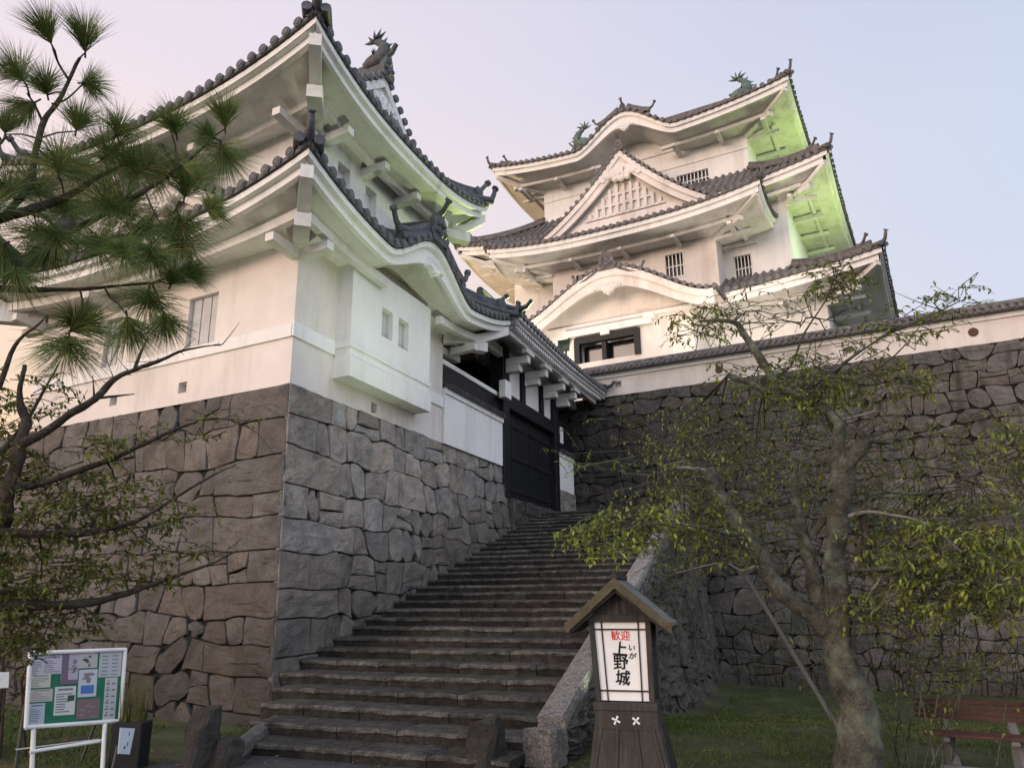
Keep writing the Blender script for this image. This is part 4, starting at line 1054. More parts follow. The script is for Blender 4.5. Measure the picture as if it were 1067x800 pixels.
# ------------------------------------------------------------------ lantern sign
def flatmat(name,c,r=.7,spec=.3,emit=0):
    m=bpy.data.materials.new(name); m.use_nodes=True; b=m.node_tree.nodes['Principled BSDF']; b.inputs['Base Color'].default_value=(*c,1); b.inputs['Roughness'].default_value=r; b.inputs['Specular IOR Level'].default_value=spec
    if emit: b.inputs['Emission Color'].default_value=(*c,1); b.inputs['Emission Strength'].default_value=emit
    return m
M['ink']=flatmat('black_ink',(.012,.012,.012)); M['red_ink']=flatmat('red_ink',(.62,.03,.03)); M['paper']=mat('lantern_panel',(.80,.81,.79),.6,3,.06,0)
M['lwood']=mat('weathered_dark_wood',(.040,.036,.031),.75,3,.35,.35,30,dark=(.11,.10,.085),dark_amt=.5,dark_scale=5,streak=5)
M['lwood_edge']=mat('mossy_roof_edge',(.095,.082,.05),.85,7,.4,.4,30,dark=(.07,.065,.04),dark_amt=.6,dark_scale=6)
M['lroof']=mat('grey_roof_boards',(.15,.16,.16),.8,8,.3,.4,30,dark=(.07,.075,.07),dark_amt=.5,dark_scale=6)
LP=Vector((.975,7.0,0)); LE=Vector((math.cos(R(-16)),math.sin(R(-16)),0)); LN=Vector((LE.y,-LE.x,0)) # LN towards the viewer
LEAN=-.030
def FL(x,y,z): # x right, y out toward viewer
    return LP+LE*(x*.82+LEAN*(z-.3))+LN*y*.72+Vector((0,0,z))
ln=empty('wooden_lantern_sign',LP); tag(ln,'dark wooden lantern sign with gabled roof and white lettered panels standing before the steps','lantern sign')
def taperbox(mb,w0,d0,w1,d1,z0,z1,F=FL,cx=0,cy=0):
    mb.hexa([F(cx-w0,cy+d0,z0),F(cx+w0,cy+d0,z0),F(cx+w0,cy-d0,z0),F(cx-w0,cy-d0,z0),F(cx-w1,cy+d1,z1),F(cx+w1,cy+d1,z1),F(cx+w1,cy-d1,z1),F(cx-w1,cy-d1,z1)])
# base
mb=MB(); taperbox(mb,.445,.37,.30,.25,0,.72); b_=mb.build('base',M['lwood'],ln,bevel=.006)
mb=MB()
for i in range(4):   # batten strips on the flared base front and side
    t=(-.92,-.33,.33,.92)[i]
    for s_ in (0,):
        w0,w1=.445,.30; y0,y1=.37,.25
        mb.hexa([FL(t*w0-.014,y0+.002,0.0),FL(t*w0+.014,y0+.002,0.0),FL(t*w0+.014,y0+.014,0.0),FL(t*w0-.014,y0+.014,0.0),FL(t*w1*.93-.014,y1+.022,.575),FL(t*w1*.93+.014,y1+.022,.575),FL(t*w1*.93+.014,y1+.042,.575),FL(t*w1*.93-.014,y1+.042,.575)])
    for j in range(1):
        t2=t
        mb.hexa([FL(w0+.002,t2*y0-.014,0),FL(w0+.014,t2*y0-.014,0),FL(w0+.014,t2*y0+.014,0),FL(w0+.002,t2*y0+.014,0),FL(w1+.030,t2*y1-.014,.575),FL(w1+.045,t2*y1-.014,.575),FL(w1+.045,t2*y1+.014,.575),FL(w1+.030,t2*y1+.014,.575)])
mb.box(FL,-.315,.315,.255,.285,.56,.70)
mb.build('battens',M['lwood'],b_)
mb=MB(); mb.box(FL,-.325,.325,-.275,.295,.70,.765); mb.build('sill',M['lwood'],ln,bevel=.006)
# box (wider at the top)
zb,zt_=.765,1.40
for sx in (-1,1):
    for sy in (-1,1):
        mb=MB(); mb.hexa([FL(sx*.27-.028,sy*.235-.028,zb),FL(sx*.27+.028,sy*.235-.028,zb),FL(sx*.27+.028,sy*.235+.028,zb),FL(sx*.27-.028,sy*.235+.028,zb),FL(sx*.295-.028,sy*.25-.028,zt_),FL(sx*.295+.028,sy*.25-.028,zt_),FL(sx*.295+.028,sy*.25+.028,zt_),FL(sx*.295-.028,sy*.25+.028,zt_)]); mb.build('corner_post',M['lwood'],ln,bevel=.004)
def xw(z): return lerp(.242,.267,(z-zb)/(zt_-zb))
def yw(z): return lerp(.207,.222,(z-zb)/(zt_-zb))
def face(name,side):
    mb=MB()
    if side=='f': q=[FL(-xw(zb),.225,zb+.01),FL(xw(zb),.225,zb+.01),FL(xw(zt_),.240,zt_),FL(-xw(zt_),.240,zt_)]
    if side=='b': q=[FL(xw(zb),-.225,zb+.01),FL(-xw(zb),-.225,zb+.01),FL(-xw(zt_),-.240,zt_),FL(xw(zt_),-.240,zt_)]
    if side=='r': q=[FL(.262,yw(zb),zb+.01),FL(.262,-yw(zb),zb+.01),FL(.287,-yw(zt_),zt_),FL(.287,yw(zt_),zt_)]
    if side=='l': q=[FL(-.262,-yw(zb),zb+.01),FL(-.262,yw(zb),zb+.01),FL(-.287,yw(zt_),zt_),FL(-.287,-yw(zt_),zt_)]
    mb.add(q,[(0,1,2,3)]); p=mb.build('lettered_panel',M['paper'],ln)
    mu=MB()
    n=(q[1]-q[0]).cross(q[3]-q[0]).normalized()
    for (u0,v0,u1,v1) in ((0,.115,1,.135),(0,.895,1,.915),(.13,0,.155,1),(.845,0,.87,1)):
        P=lambda u,v:(q[0].lerp(q[1],u)).lerp(q[3].lerp(q[2],u),v)
        a=[P(u0,v0),P(u1,v0),P(u1,v1),P(u0,v1)]; mu.hexa([x+n*.001 for x in a]+[x+n*.012 for x in a])
    mu.build('muntins',M['lwood'],p)
    return p,q,n
def text_mesh(s,size,mat_,parent,org,ex,ey,n,name='lettering',bold=.0,shear=0,sx=1.0):
    cu=bpy.data.curves.new(name,'FONT'); cu.body=s; cu.size=size; cu.align_x='CENTER'; cu.align_y='CENTER'; cu.offset=0; cu.extrude=.0008; cu.shear=shear
    to=bpy.data.objects.new(name,cu); col.objects.link(to); bpy.context.view_layer.update()
    me=bpy.data.meshes.new_from_object(to.evaluated_get(bpy.context.evaluated_depsgraph_get())); bpy.data.objects.remove(to)
    me.materials.clear(); me.materials.append(mat_)
    mtx=Matrix((( ex.x*sx,ey.x,n.x,org.x),(ex.y*sx,ey.y,n.y,org.y),(ex.z*sx,ey.z,n.z,org.z),(0,0,0,1)))
    if bold>0:
        bm=bmesh.new(); bm.from_mesh(me); g0=bm.verts[:]+bm.edges[:]+bm.faces[:]
        for q_,(dx_,dy_) in enumerate(((1,.6),(-1,-.4),(.5,-1))):
            r_=bmesh.ops.duplicate(bm,geom=g0); vs=[v for v in r_['geom'] if isinstance(v,bmesh.types.BMVert)]
            for v in vs: v.co+=Vector((dx_*bold,dy_*bold,.0003*(q_+1)))
        bm.to_mesh(me); bm.free()
    me.transform(mtx); me.name=name
    o=bpy.data.objects.new(name,me); col.objects.link(o); o.parent=parent
    return o
for side in 'flrb':
    p,q,n=face('p',side)
    ex=(q[1]-q[0]).normalized(); ey=(q[3]-q[0]).normalized(); W_=(q[1]-q[0]).length; H_=(q[3]-q[0]).length
    P=lambda u,v:(q[0].lerp(q[1],u)).lerp(q[3].lerp(q[2],u),v)+n*.003
    o=text_mesh('歓迎',.082,M['red_ink'],p,P(.50,.815),ex,ey,n,bold=.0008)
    # brush characters, dropped and slightly slanted
    for ch,u,v,sz,rot in (('上',.46,.645,.125,-4),('野',.455,.475,.130,3),('城',.47,.275,.125,-3),('い',.70,.665,.062,-8),('が',.70,.56,.062,-14)):
        c_,s_=math.cos(R(rot)),math.sin(R(rot)); e1=ex*c_+ey*s_; e2=ey*c_-ex*s_
        text_mesh(ch,sz,M['ink'],p,P(u,v),e1,e2,n,bold=.0030 if sz>.1 else .0012,shear=.12)
# white plum-shaped marks on the base
mb=MB()
for u,rot in ((-.10,20),(.10,5)):
    for k in range(4):
        a=R(rot+45+90*k); c=FL(u,.287,.63); d=LE*math.cos(a)+Vector((0,0,math.sin(a))); s_=LE*-math.sin(a)+Vector((0,0,math.cos(a)))
        mb.hexa([c+d*.004-s_*.006,c+d*.036-s_*.009,c+d*.036+s_*.009,c+d*.004+s_*.006]+[p_+LN*.003 for p_ in (c+d*.004-s_*.006,c+d*.036-s_*.009,c+d*.036+s_*.009,c+d*.004+s_*.006)])
mb.build('white_cross_marks',M['whitemetal'],b_)
mb=MB(); mb.box(FL,-.33,.33,-.285,.285,zt_,zt_+.06)
# gable boards
for y in (.262,-.285):
    pass
mb.build('top_rail',M['lwood'],ln,bevel=.005)
mb=MB()
for y in (.20,-.22):
    mb.add([FL(-.40,y,1.46),FL(.40,y,1.46),FL(0,y,1.70)],[(0,1,2)]); mb.add([FL(-.40,y+.02,1.46),FL(.40,y+.02,1.46),FL(0,y+.02,1.70)],[(0,1,2)])
mb.box(FL,-.006,.006,.221,.228,1.46,1.69)
mb.build('gable_board',M['lwood'],ln)
for sx in (-1,1):
    mb=MB()
    A=[(0,1.76),(.25,1.585),(.50,1.41),(.545,1.395)]
    for i in range(3):
        (x0,z0),(x1,z1)=A[i],A[i+1]
        nb=6
        for j in range(nb):
            ya=lerp(-.42,.42,j/nb)+.002; yb=lerp(-.42,.42,(j+1)/nb)-.002; dz=.004*(j%2)
            mb.hexa([FL(sx*x0,ya,z0-.03+dz),FL(sx*x1,ya,z1-.03+dz),FL(sx*x1,yb,z1-.03+dz),FL(sx*x0,yb,z0-.03+dz),FL(sx*x0,ya,z0+dz),FL(sx*x1,ya,z1+dz),FL(sx*x1,yb,z1+dz),FL(sx*x0,yb,z0+dz)])
    rf=mb.build('roof_slope',M['lroof'],ln)
    for y in (.425,-.445):
        mb=MB()
        for i in range(3):
            (x0,z0),(x1,z1)=A[i],A[i+1]
            mb.hexa([FL(sx*x0,y,z0-.085),FL(sx*x1,y,z1-.075),FL(sx*x1,y+.022,z1-.075),FL(sx*x0,y+.022,z0-.085),FL(sx*x0,y,z0+.006),FL(sx*x1,y,z1+.006),FL(sx*x1,y+.022,z1+.006),FL(sx*x0,y+.022,z0+.006)])
        mb.build('bargeboard',M['lwood_edge'],rf)
    mb=MB()   # underside rafters
    for i in range(2):
        (x0,z0),(x1,z1)=A[i],A[i+1]
        mb.hexa([FL(sx*x0,-.40,z0-.12),FL(sx*x1,-.40,z1-.10),FL(sx*x1,.40,z1-.10),FL(sx*x0,.40,z0-.12),FL(sx*x0,-.40,z0-.034),FL(sx*x1,-.40,z1-.034),FL(sx*x1,.40,z1-.034),FL(sx*x0,.40,z0-.034)])
    mb.build('roof_underside',M['timber'],rf)
mb=MB(); mb.box(FL,-.035,.035,-.43,.45,1.755,1.79); mb.box(FL,-.018,.018,-.43,.44,1.79,1.815); mb.build('roof_ridge',M['lwood'],ln,bevel=.004)

# ------------------------------------------------------------------ notice board
nb_=empty('notice_board',atZ(60,800,0)); tag(nb_,'white framed green notice board full of posters on slanted white legs','notice board')
TLc,TRc,BRc,BLc=atD(26,671,9.25),atD(125,669,9.55),atD(118,743,9.45),atD(20,748,9.15)
nrm=(TRc-TLc).cross(BLc-TLc).normalized(); 
if nrm.y>0: nrm=-nrm
def NBp(u,v,d=0): return (BLc.lerp(BRc,u)).lerp(TLc.lerp(TRc,u),v)+nrm*d
M['green']=mat('green_felt',(.02,.15,.085),.9,8,.2,.1,40)
mb=MB(); mb.hexa([NBp(0,0,-.03),NBp(1,0,-.03),NBp(1,1,-.03),NBp(0,1,-.03),NBp(0,0,0),NBp(1,0,0),NBp(1,1,0),NBp(0,1,0)]); mb.build('backing_board',M['green'],nb_)
mb=MB()
c4=[NBp(0,0,.01),NBp(1,0,.01),NBp(1,1,.01),NBp(0,1,.01)]
for i in range(4): mb.smooth=True; mb.tube([c4[i],c4[(i+1)%4]],.021,8); mb.tube([c4[i]-nrm*.001,c4[i]+nrm*.001],.021,8)
mb.build('frame',M['whitemetal'],nb_)
rng=random.Random(12)
posters=[(.02,.66,.15,.95,'a'),(.13,.70,.33,.96,'b'),(.32,.55,.50,.97,'p'),(.50,.76,.70,.97,'m'),(.02,.52,.22,.70,'f'),(.02,.33,.25,.50,'t'),(.02,.03,.18,.31,'l'),(.27,.13,.49,.52,'n'),(.51,.36,.71,.74,'q'),(.51,.06,.76,.33,'r'),(.72,.62,.97,.97,'g'),(.80,.03,.94,.61,'s')]
pc={'a':(.42,.43,.46),'b':(.45,.42,.50),'p':(.38,.36,.42),'m':(.42,.41,.40),'f':(.48,.48,.40),'t':(.42,.40,.37),'l':(.36,.42,.48),'n':(.52,.54,.50),'q':(.45,.50,.55),'r':(.17,.12,.125),'g':(.40,.42,.45),'s':(.42,.44,.44)}
inkm=flatmat('print_grey',(.16,.17,.2)); purp=flatmat('print_purple',(.16,.11,.17)); blu=flatmat('print_blue',(.06,.16,.42)); pinkm=flatmat('print_pink',(.24,.18,.185)); dkg=flatmat('print_dark',(.05,.06,.05))
for (u0,v0,u1,v1,k) in posters:
    z=.004+.003*rng.random()
    mb=MB(); mb.add([NBp(u0,v0,z),NBp(u1,v0,z),NBp(u1,v1,z),NBp(u0,v1,z)],[(0,1,2,3)]); po=mb.build('poster',flatmat('paper_'+k,pc[k],.6),nb_)
    mb=MB(); z+=.001
    def bar(a,b,c,d): 
        A_=lerp(u0,u1,a);B_=lerp(v0,v1,b);C_=lerp(u0,u1,c);D_=lerp(v0,v1,d); mb.add([NBp(A_,B_,z),NBp(C_,B_,z),NBp(C_,D_,z),NBp(A_,D_,z)],[(0,1,2,3)])
    if k in 'abtlnf':
        n=rng.randint(5,8)
        for i in range(n):
            v=.1+.7*i/n; bar(.08,v,rng.uniform(.4,.9),v+.04)
        bar(.15,.86,.85,.93)
    elif k in 'gs':
        for i in range(6):
            for j in range(2): bar(.12+.44*j,.08+.15*i,.40+.44*j,.12+.15*i)
            if k=='s': bar(.2,.14+.15*i,.34,.18+.15*i)
    else:
        for i in range(9): 
            a=rng.uniform(.05,.7); b=rng.uniform(.5 if k in 'q' else .08,.8); bar(a,b,a+rng.uniform(.1,.28),b+rng.uniform(.04,.12))
    mb.build('print',{'q':pinkm,'r':pinkm,'m':dkg}.get(k,inkm),po)
    if k=='p':
        mb=MB(); z+=.001; bar(.02,.1,.42,1); bar(0,0,1,.14); mb.build('print',purp,po)
    if k=='q':
        mb=MB(); z+=.001; bar(.15,.12,.85,.42); mb.build('print',blu,po)
    if k=='n':
        mb=MB(); z+=.001; bar(.62,.48,.95,.68); mb.build('print',dkg,po)
for (x,y,x2,y2,nm) in ((28,748,25,803,'leg'),(102,744,99,797,'leg')):
    mb=MB(); mb.smooth=True; t=atZ(x2,y2,0); p=NBp((x-20)/98,0,-.0); mb.tube([p,t],.022,8); mb.build('leg',M['whitemetal'],nb_)
for (u,x2,y2) in ((.0,8,795),(.82,78,783)):
    mb=MB(); mb.smooth=True; mb.tube([NBp(u,.3,-.04),atZ(x2,y2,0)],.018,8); mb.build('rear_leg',M['steel'],nb_)
mb=MB(); mb.smooth=True; mb.tube([NBp(.06,-.32,-.0),NBp(.83,-.25,-.0)],.018,8); mb.tube([NBp(-.03,-.27,-.15),NBp(.83,-.22,-.1)],.006,6); mb.build('cross_bar',M['whitemetal'],nb_)
# small leaning notice, planter
sg=empty('small_notice',atZ(122,797,0)); tag(sg,'small pale tilted notice leaning on a black planter beside the notice board','notice')
a_,b_2,c_3,d_4=atD(116,777,8.9),atD(128,778,8.95),atD(134,751,9.0),atD(119,750,8.95)
mb=MB(); nn=(b_2-a_).cross(d_4-a_).normalized(); 
if nn.y>0: nn=-nn
mb.hexa([p-nn*.015 for p in (a_,b_2,c_3,d_4)]+[a_,b_2,c_3,d_4]); mb.build('panel',flatmat('notice_paper',(.42,.48,.55)),sg)
mb=MB(); P=lambda u,v:(a_.lerp(b_2,u)).lerp(d_4.lerp(c_3,u),v)+nn*.002
mb.add([P(.38,.2),P(.52,.2),P(.52,.55),P(.38,.55)],[(0,1,2,3)]); mb.add([P(.62,.3),P(.68,.3),P(.68,.85),P(.62,.85)],[(0,1,2,3)]); mb.add([P(.33,.35),P(.57,.35),P(.57,.42),P(.33,.42)],[(0,1,2,3)]); mb.build('print',M['ink'],sg)
mb=MB(); mb.smooth=True; mb.tube([a_.lerp(d_4,.3)-nn*.03,atZ(108,799,0)],.012,6); mb.build('leg',M['steel'],sg)
pl=empty('planter',atZ(127,792,0)); tag(pl,'black square planter with upright green grassy stems behind the small notice','planter')
c=atD(126,790,9.25); c.z=0
mb=MB(); mb.box(lambda x,y,z:c+Vector((x,y,z)),-.15,.15,-.12,.12,0,.44); mb.build('pot',M['black'],pl,bevel=.01)
rng=random.Random(3)
def leafmat(name,base,tr=.35,var=.35):
    m=mat(name,base,.55,2.5,var,0,attr=1,spec=.35); t=m.node_tree; b=t.nodes['Principled BSDF']; o=[n for n in t.nodes if n.type=='OUTPUT_MATERIAL'][0]
    tr_=t.nodes.new('ShaderNodeBsdfTranslucent'); mx_=t.nodes.new('ShaderNodeMixShader'); mx_.inputs[0].default_value=tr
    src=b.inputs['Base Color'].links[0].from_socket; t.links.new(src,tr_.inputs[0]); t.links.new(b.outputs[0],mx_.inputs[1]); t.links.new(tr_.outputs[0],mx_.inputs[2]); t.links.new(mx_.outputs[0],o.inputs[0]); return m
M['leaf']=leafmat('cherry_leaf',(.165,.215,.045)); M['leafd']=leafmat('dark_tree_leaf',(.14,.165,.04)); M['needle']=leafmat('pine_needle',(.095,.145,.05),.35,.5); M['far']=leafmat('backlit_leaf',(.10,.12,.02),.6)
mb=MB()
for i in range(70):
    x,y=rng.uniform(-.11,.11),rng.uniform(-.09,.09); h=rng.uniform(.25,.55); p=c+Vector((x,y,.42)); tp=p+Vector((rng.uniform(-.06,.06),rng.uniform(-.06,.06),h)); w_=Vector((.006,0,0)); t=rng.uniform(.35,.8); mb.tint=(t,t,t); mb.add([p-w_,p+w_,tp],[(0,1,2)])
mb.build('stems',M['leafd'],pl)
# edge of another sign at the far left
es=empty('small_sign',atD(-9,790,9.0)); es.location.z=0; tag(es,'pale sign on a post cut off by the left edge beside the notice board','sign')
q=[atD(-30,708,9.0),atD(3,706,9.0),atD(4,690,9.0),atD(-28,690,9.0)]; nn=(q[1]-q[0]).cross(q[3]-q[0]).normalized()
mb=MB(); mb.hexa([p+nn*-.01 for p in q]+[p+nn*.01 for p in q]); mb.build('panel',M['whitemetal'],es)
mb=MB(); p=(q[0]+q[1])/2; mb.tube([p,Vector((p.x,p.y,0))],.02,8); mb.build('post',M['steel'],es)

# ------------------------------------------------------------------ bench
M['redwood']=mat('faded_red_wood',(.085,.035,.03),.75,4,.3,.3,30,dark=(.09,.06,.05),dark_amt=.5,dark_scale=5)
bA=atD(950,728,9.05); bB=atD(1063,728,9.05); be=(bB-bA); be.z=0; L_=be.length; be.normalize(); bn=Vector((be.y,-be.x,0)); 
if bn.y>0: bn=-bn
bo=Vector((bA.x,bA.y,.02))
def FB(x,y,z): return bo+be*x+bn*y+Vector((0,0,z-.05))
bh=empty('park_bench',FB(L_/2,.2,0)); tag(bh,'wooden park bench with faded red slats on grey legs beyond the cherry trunk','bench')
bk=MB()
for i in range(4):
    z=.475+i*.046; y=-.0-.012*i; bk.box(FB,-.05,L_-.03,y-.012,y+.012,z,z+.038)
bk.build('backrest',M['redwood'],bh,bevel=.004)
bk=MB()
for i in range(4):
    y=.05+i*.075; bk.box(FB,.0,L_+.12,y,y+.065,.36,.385)
bk.build('seat',M['redwood'],bh,bevel=.004)
for x in (.16,L_-.20):
    mb=MB(); mb.hexa([FB(x+.08,.34,0),FB(x+.15,.34,0),FB(x+.15,.28,0),FB(x+.08,.28,0),FB(x,.0,.49),FB(x+.07,.0,.49),FB(x+.07,-.05,.49),FB(x,-.05,.49)]); mb.build('leg',M['steel'],bh,bevel=.005)
    mb=MB(); mb.box(FB,x,x+.07,-.02,.33,.315,.358); mb.box(FB,x,x+.07,-.12,-.04,0,.5); mb.build('leg_bracket',M['steel'],bh,bevel=.005)
mb=MB(); mb.box(FB,L_-.03,L_+.03,-.05,.03,.44,.67); mb.build('end_post',M['steel'],bh,bevel=.005)
mb=MB(); mb.box(FB,.12,L_+.15,.36,.40,.10,.13); mb.build('foot_rail',M['steel'],bh,bevel=.004)

# ------------------------------------------------------------------ trees
def curve(pts,sub=5):
    """catmull-rom through (Vector, radius)"""
    P=[Vector((*p[0],p[1])) if not isinstance(p,Vector) else p for p in pts]; out=[]
    for i in range(len(P)-1):
        p0=P[max(i-1,0)];p1=P[i];p2=P[i+1];p3=P[min(i+2,len(P)-1)]
        for k in range(sub):
            t=k/sub; out.append(.5*((2*p1)+(p2-p0)*t+(2*p0-5*p1+4*p2-p3)*t*t+(3*p1-p0-3*p2+p3)*t**3))
    out.append(P[-1]); return [(Vector(q[:3]),max(q[3],.002)) for q in out]
def limb(mb,pts,sub=5,n=10,rough=.12,jit=.02,seed=0):
    """pts: (px,py,D,r)"""
    Q=[Vector((*(atD(a,b,D) if D>0 else a),r)) if D>0 else Vector((*a,r)) for a,b,D,r in pts]
    c=curve(Q,sub); ps=[p+noise.noise_vector(p*2.3+Vector((seed,0,0)))*min(jit,r*.8) for p,r in c]; rs=[r*(1+rough*noise.noise(p*7+Vector((0,seed,0)))*2) for p,r in c]
    # knobbly tube
    o=len(mb.v); mb.smooth=True; mb.tube(ps,rs,n)
    for i in range(o,len(mb.v)):
        v=Vector(mb.v[i]); mb.v[i]=tuple(v+noise.noise_vector(v*5)*.03*min(1,rs[0]/.12)**1.5+noise.noise_vector(v*14)*.014*min(1,rs[0]/.10)+noise.noise_vector(v*34)*.006*min(1,rs[0]/.08))
    return ps
def leaf(mb,p,d,l,w_,up,rng,tint):
    d=d.normalized(); s_=d.cross(up); s_=s_.normalized() if s_.length>1e-3 else Vector((1,0,0)); n_=s_.cross(d)
    a=p+d*l*.35; b=p+d*l*.7
    mb.tint=tint; mb.add([p,a+s_*w_*.5+n_*w_*.15,b+s_*w_*.38+n_*w_*.1-n_*l*.05,p+d*l-n_*l*.16,b-s_*w_*.38+n_*w_*.1-n_*l*.05,a-s_*w_*.5+n_*w_*.15,a-n_*0,b-n_*l*.06],[(0,6,1),(6,7,2,1),(7,3,2),(0,5,6),(6,5,4,7),(7,4,3)])
def spray(tw,lf,p0,p1,nl,ll,rng,tone,r0=.006,droop=.06):
    mid=p0.lerp(p1,.5)+Vector((rng.uniform(-.1,.1),rng.uniform(-.1,.1),rng.uniform(0,.1)))*(p1-p0).length
    pts=[p0,p0.lerp(mid,.6),mid,mid.lerp(p1,.6)+Vector((0,0,.02)),p1-Vector((0,0,droop*(p1-p0).length))]
    tw.smooth=True; tw.tube(pts,[r0,r0*.8,r0*.6,r0*.45,r0*.3],5,cap=False)
    L_=(p1-p0).length
    for i in range(nl):
        t=lerp(.15,1,(i+rng.random()*.5)/nl); f_=t*4; k=min(3,int(f_)); p=pts[k].lerp(pts[k+1],f_-k); d=(pts[k+1]-pts[k]).normalized()
        s_=Vector((rng.uniform(-1,1),rng.uniform(-1,1),rng.uniform(-.9,.35))); v=(d*.5+s_).normalized()
        q=rng.uniform(.6,1.45); y=rng.random(); tint=(tone[0]*q*(1.15 if y>.8 else 1),tone[1]*q,tone[2]*q*(.7 if y>.8 else 1))
        leaf(lf,p,v,ll*rng.uniform(.6,1.15),ll*rng.uniform(.30,.44),Vector((rng.uniform(-.5,.5),rng.uniform(-.5,.5),1)),rng,tint)
# cherry tree ------------------------------------------------------
ct=empty('cherry_tree',atD(893,835,8.0)); ct.location.z=gz(ct.location.x,ct.location.y); tag(ct,'old lichened cherry tree with cut limbs and thin leafy crown before the high wall','tree')
base=atD(896,860,8.0); base.z=.0
mb=MB(); sk=[]
sk+=limb(mb,[(base-Vector((0,0,.1)),0,0,.27),(base+Vector((-.02,0,.22)),0,0,.20),(885,745,8.0,0.1634),(874,700,8.0,0.1444),(866,655,8.0,0.1368),(868,622,8.0,0.1102),(870,585,8.0,0.0874),(871,545,8.0,0.0988),(874,512,8.0,0.0912),(880,492,8.0,0.0836),(893,474,7.95,0.0798),(904,462,7.9,0.0722)],n=36,seed=1,rough=.10,jit=.03,sub=16)
mb.build('trunk',M['bark'],ct)
def limbobj(pts,m='bark',n=12,nm='limb',seed=0):
    global sk
    mb=MB(); q=limb(mb,pts,n=n*2,seed=seed,sub=10); sk+=q[::2]; mb.build(nm,M[m],ct); return q
limbobj([(866,668,8.0,0.0988),(845,648,7.95,0.0950),(818,628,7.9,0.0874),(797,604,7.9,0.0836),(782,575,7.9,0.0760),(765,548,7.9,0.0722),(750,525,7.9,0.0684),(741,505,7.9,0.0722),(736,491,7.9,0.0646)],seed=2,n=14)
limbobj([(739,497,7.9,0.0380),(722,492,7.85,0.0216),(703,490,7.8,0.0090)],'bark_pale',8,'broken_stub',3)
limbobj([(862,655,8.05,0.0912),(849,628,8.1,0.0874),(843,598,8.1,0.0760),(836,568,8.15,0.0570),(829,535,8.2,0.0456),(826,505,8.2,0.0342),(828,488,8.2,0.0180)],seed=4)
limbobj([(846,585,8.1,0.0380),(835,568,8.0,0.0342),(822,548,7.95,0.0270)],seed=41,nm='limb')
limbobj([(845,562,8.1,0.0380),(858,545,8.05,0.0380),(868,530,8.0,0.0456)],seed=42)
limbobj([(872,520,8.0,0.0912),(872,495,8.05,0.0760),(873,470,8.1,0.0646),(874,450,8.1,0.0570),(866,440,8.15,0.0532),(850,428,8.2,0.0418),(838,412,8.2,0.0342)],seed=5)
limbobj([(846,426,8.2,0.0380),(822,412,8.2,0.0380),(800,412,8.2,0.0342),(778,403,8.2,0.0319),(758,396,8.2,0.0342)],seed=6)
limbobj([(812,412,8.2,0.0304),(805,398,8.2,0.0380),(792,375,8.2,0.0418),(775,352,8.25,0.0380),(765,340,8.25,0.0270),(730,338,8.3,0.0108)],seed=7)
limbobj([(838,412,8.2,0.0304),(862,398,8.3,0.0198),(880,385,8.4,0.0162),(905,368,8.5,0.0126),(938,350,8.6,0.0099),(975,335,8.7,0.0063),(1012,318,8.7,0.0036)],seed=8,nm='branch',n=8)
limbobj([(805,400,8.2,0.0180),(825,385,8.2,0.0144),(838,355,8.2,0.0108),(858,325,8.2,0.0072),(875,300,8.2,0.0045)],seed=9,nm='branch',n=8)
limbobj([(862,398,8.3,0.0162),(890,402,8.3,0.0108),(925,385,8.4,0.0090),(950,360,8.4,0.0054),(968,335,8.5,0.0036)],seed=10,nm='branch',n=8)
limbobj([(897,600,8.1,0.0532),(899,570,8.1,0.0456),(897,545,8.1,0.0342),(900,525,8.1,0.0270),(904,512,8.1,0.0108)],'bark_dark',10,'dead_limb',11)
limbobj([(878,545,8.0,0.0198),(900,540,8.0,0.0162),(925,543,8.0,0.0126),(948,548,8.0,0.0126),(970,558,8.0,0.0081),(1000,585,7.9,0.0045)],'bark_pale',8,'branch',12)
limbobj([(880,650,8.0,0.0270),(893,640,7.9,0.0198),(907,620,7.8,0.0126),(915,608,7.8,0.0054)],'bark_pale',8,'branch',13)
limbobj([(874,445,8.1,0.0180),(895,440,8.1,0.0108),(915,434,8.2,0.0054)],'bark_pale',6,'branch',14)
limbobj([(884,530,8.0,0.0270),(915,520,8.2,0.0180),(960,522,8.4,0.0126),(1020,515,8.6,0.0090),(1080,500,8.6,0.0054)],'bark',8,'branch',15)
limbobj([(880,600,8.0,0.0270),(930,600,7.7,0.0180),(985,612,7.5,0.0126),(1040,618,7.4,0.0072),(1090,625,7.3,0.0045)],'bark',8,'branch',16)
limbobj([(775,560,7.9,0.0270),(745,557,7.7,0.0180),(700,548,7.5,0.0108),(655,552,7.4,0.0072),(612,568,7.3,0.0036)],'bark',8,'branch',17)
limbobj([(745,510,7.9,0.0180),(725,500,7.7,0.0108),(700,510,7.5,0.0072),(680,525,7.5,0.0045)],'bark',7,'branch',18)
limbobj([(790,590,7.9,0.0180),(770,598,7.8,0.0108),(748,590,7.7,0.0072),(700,600,7.6,0.0036)],'bark_pale',8,'branch',19)
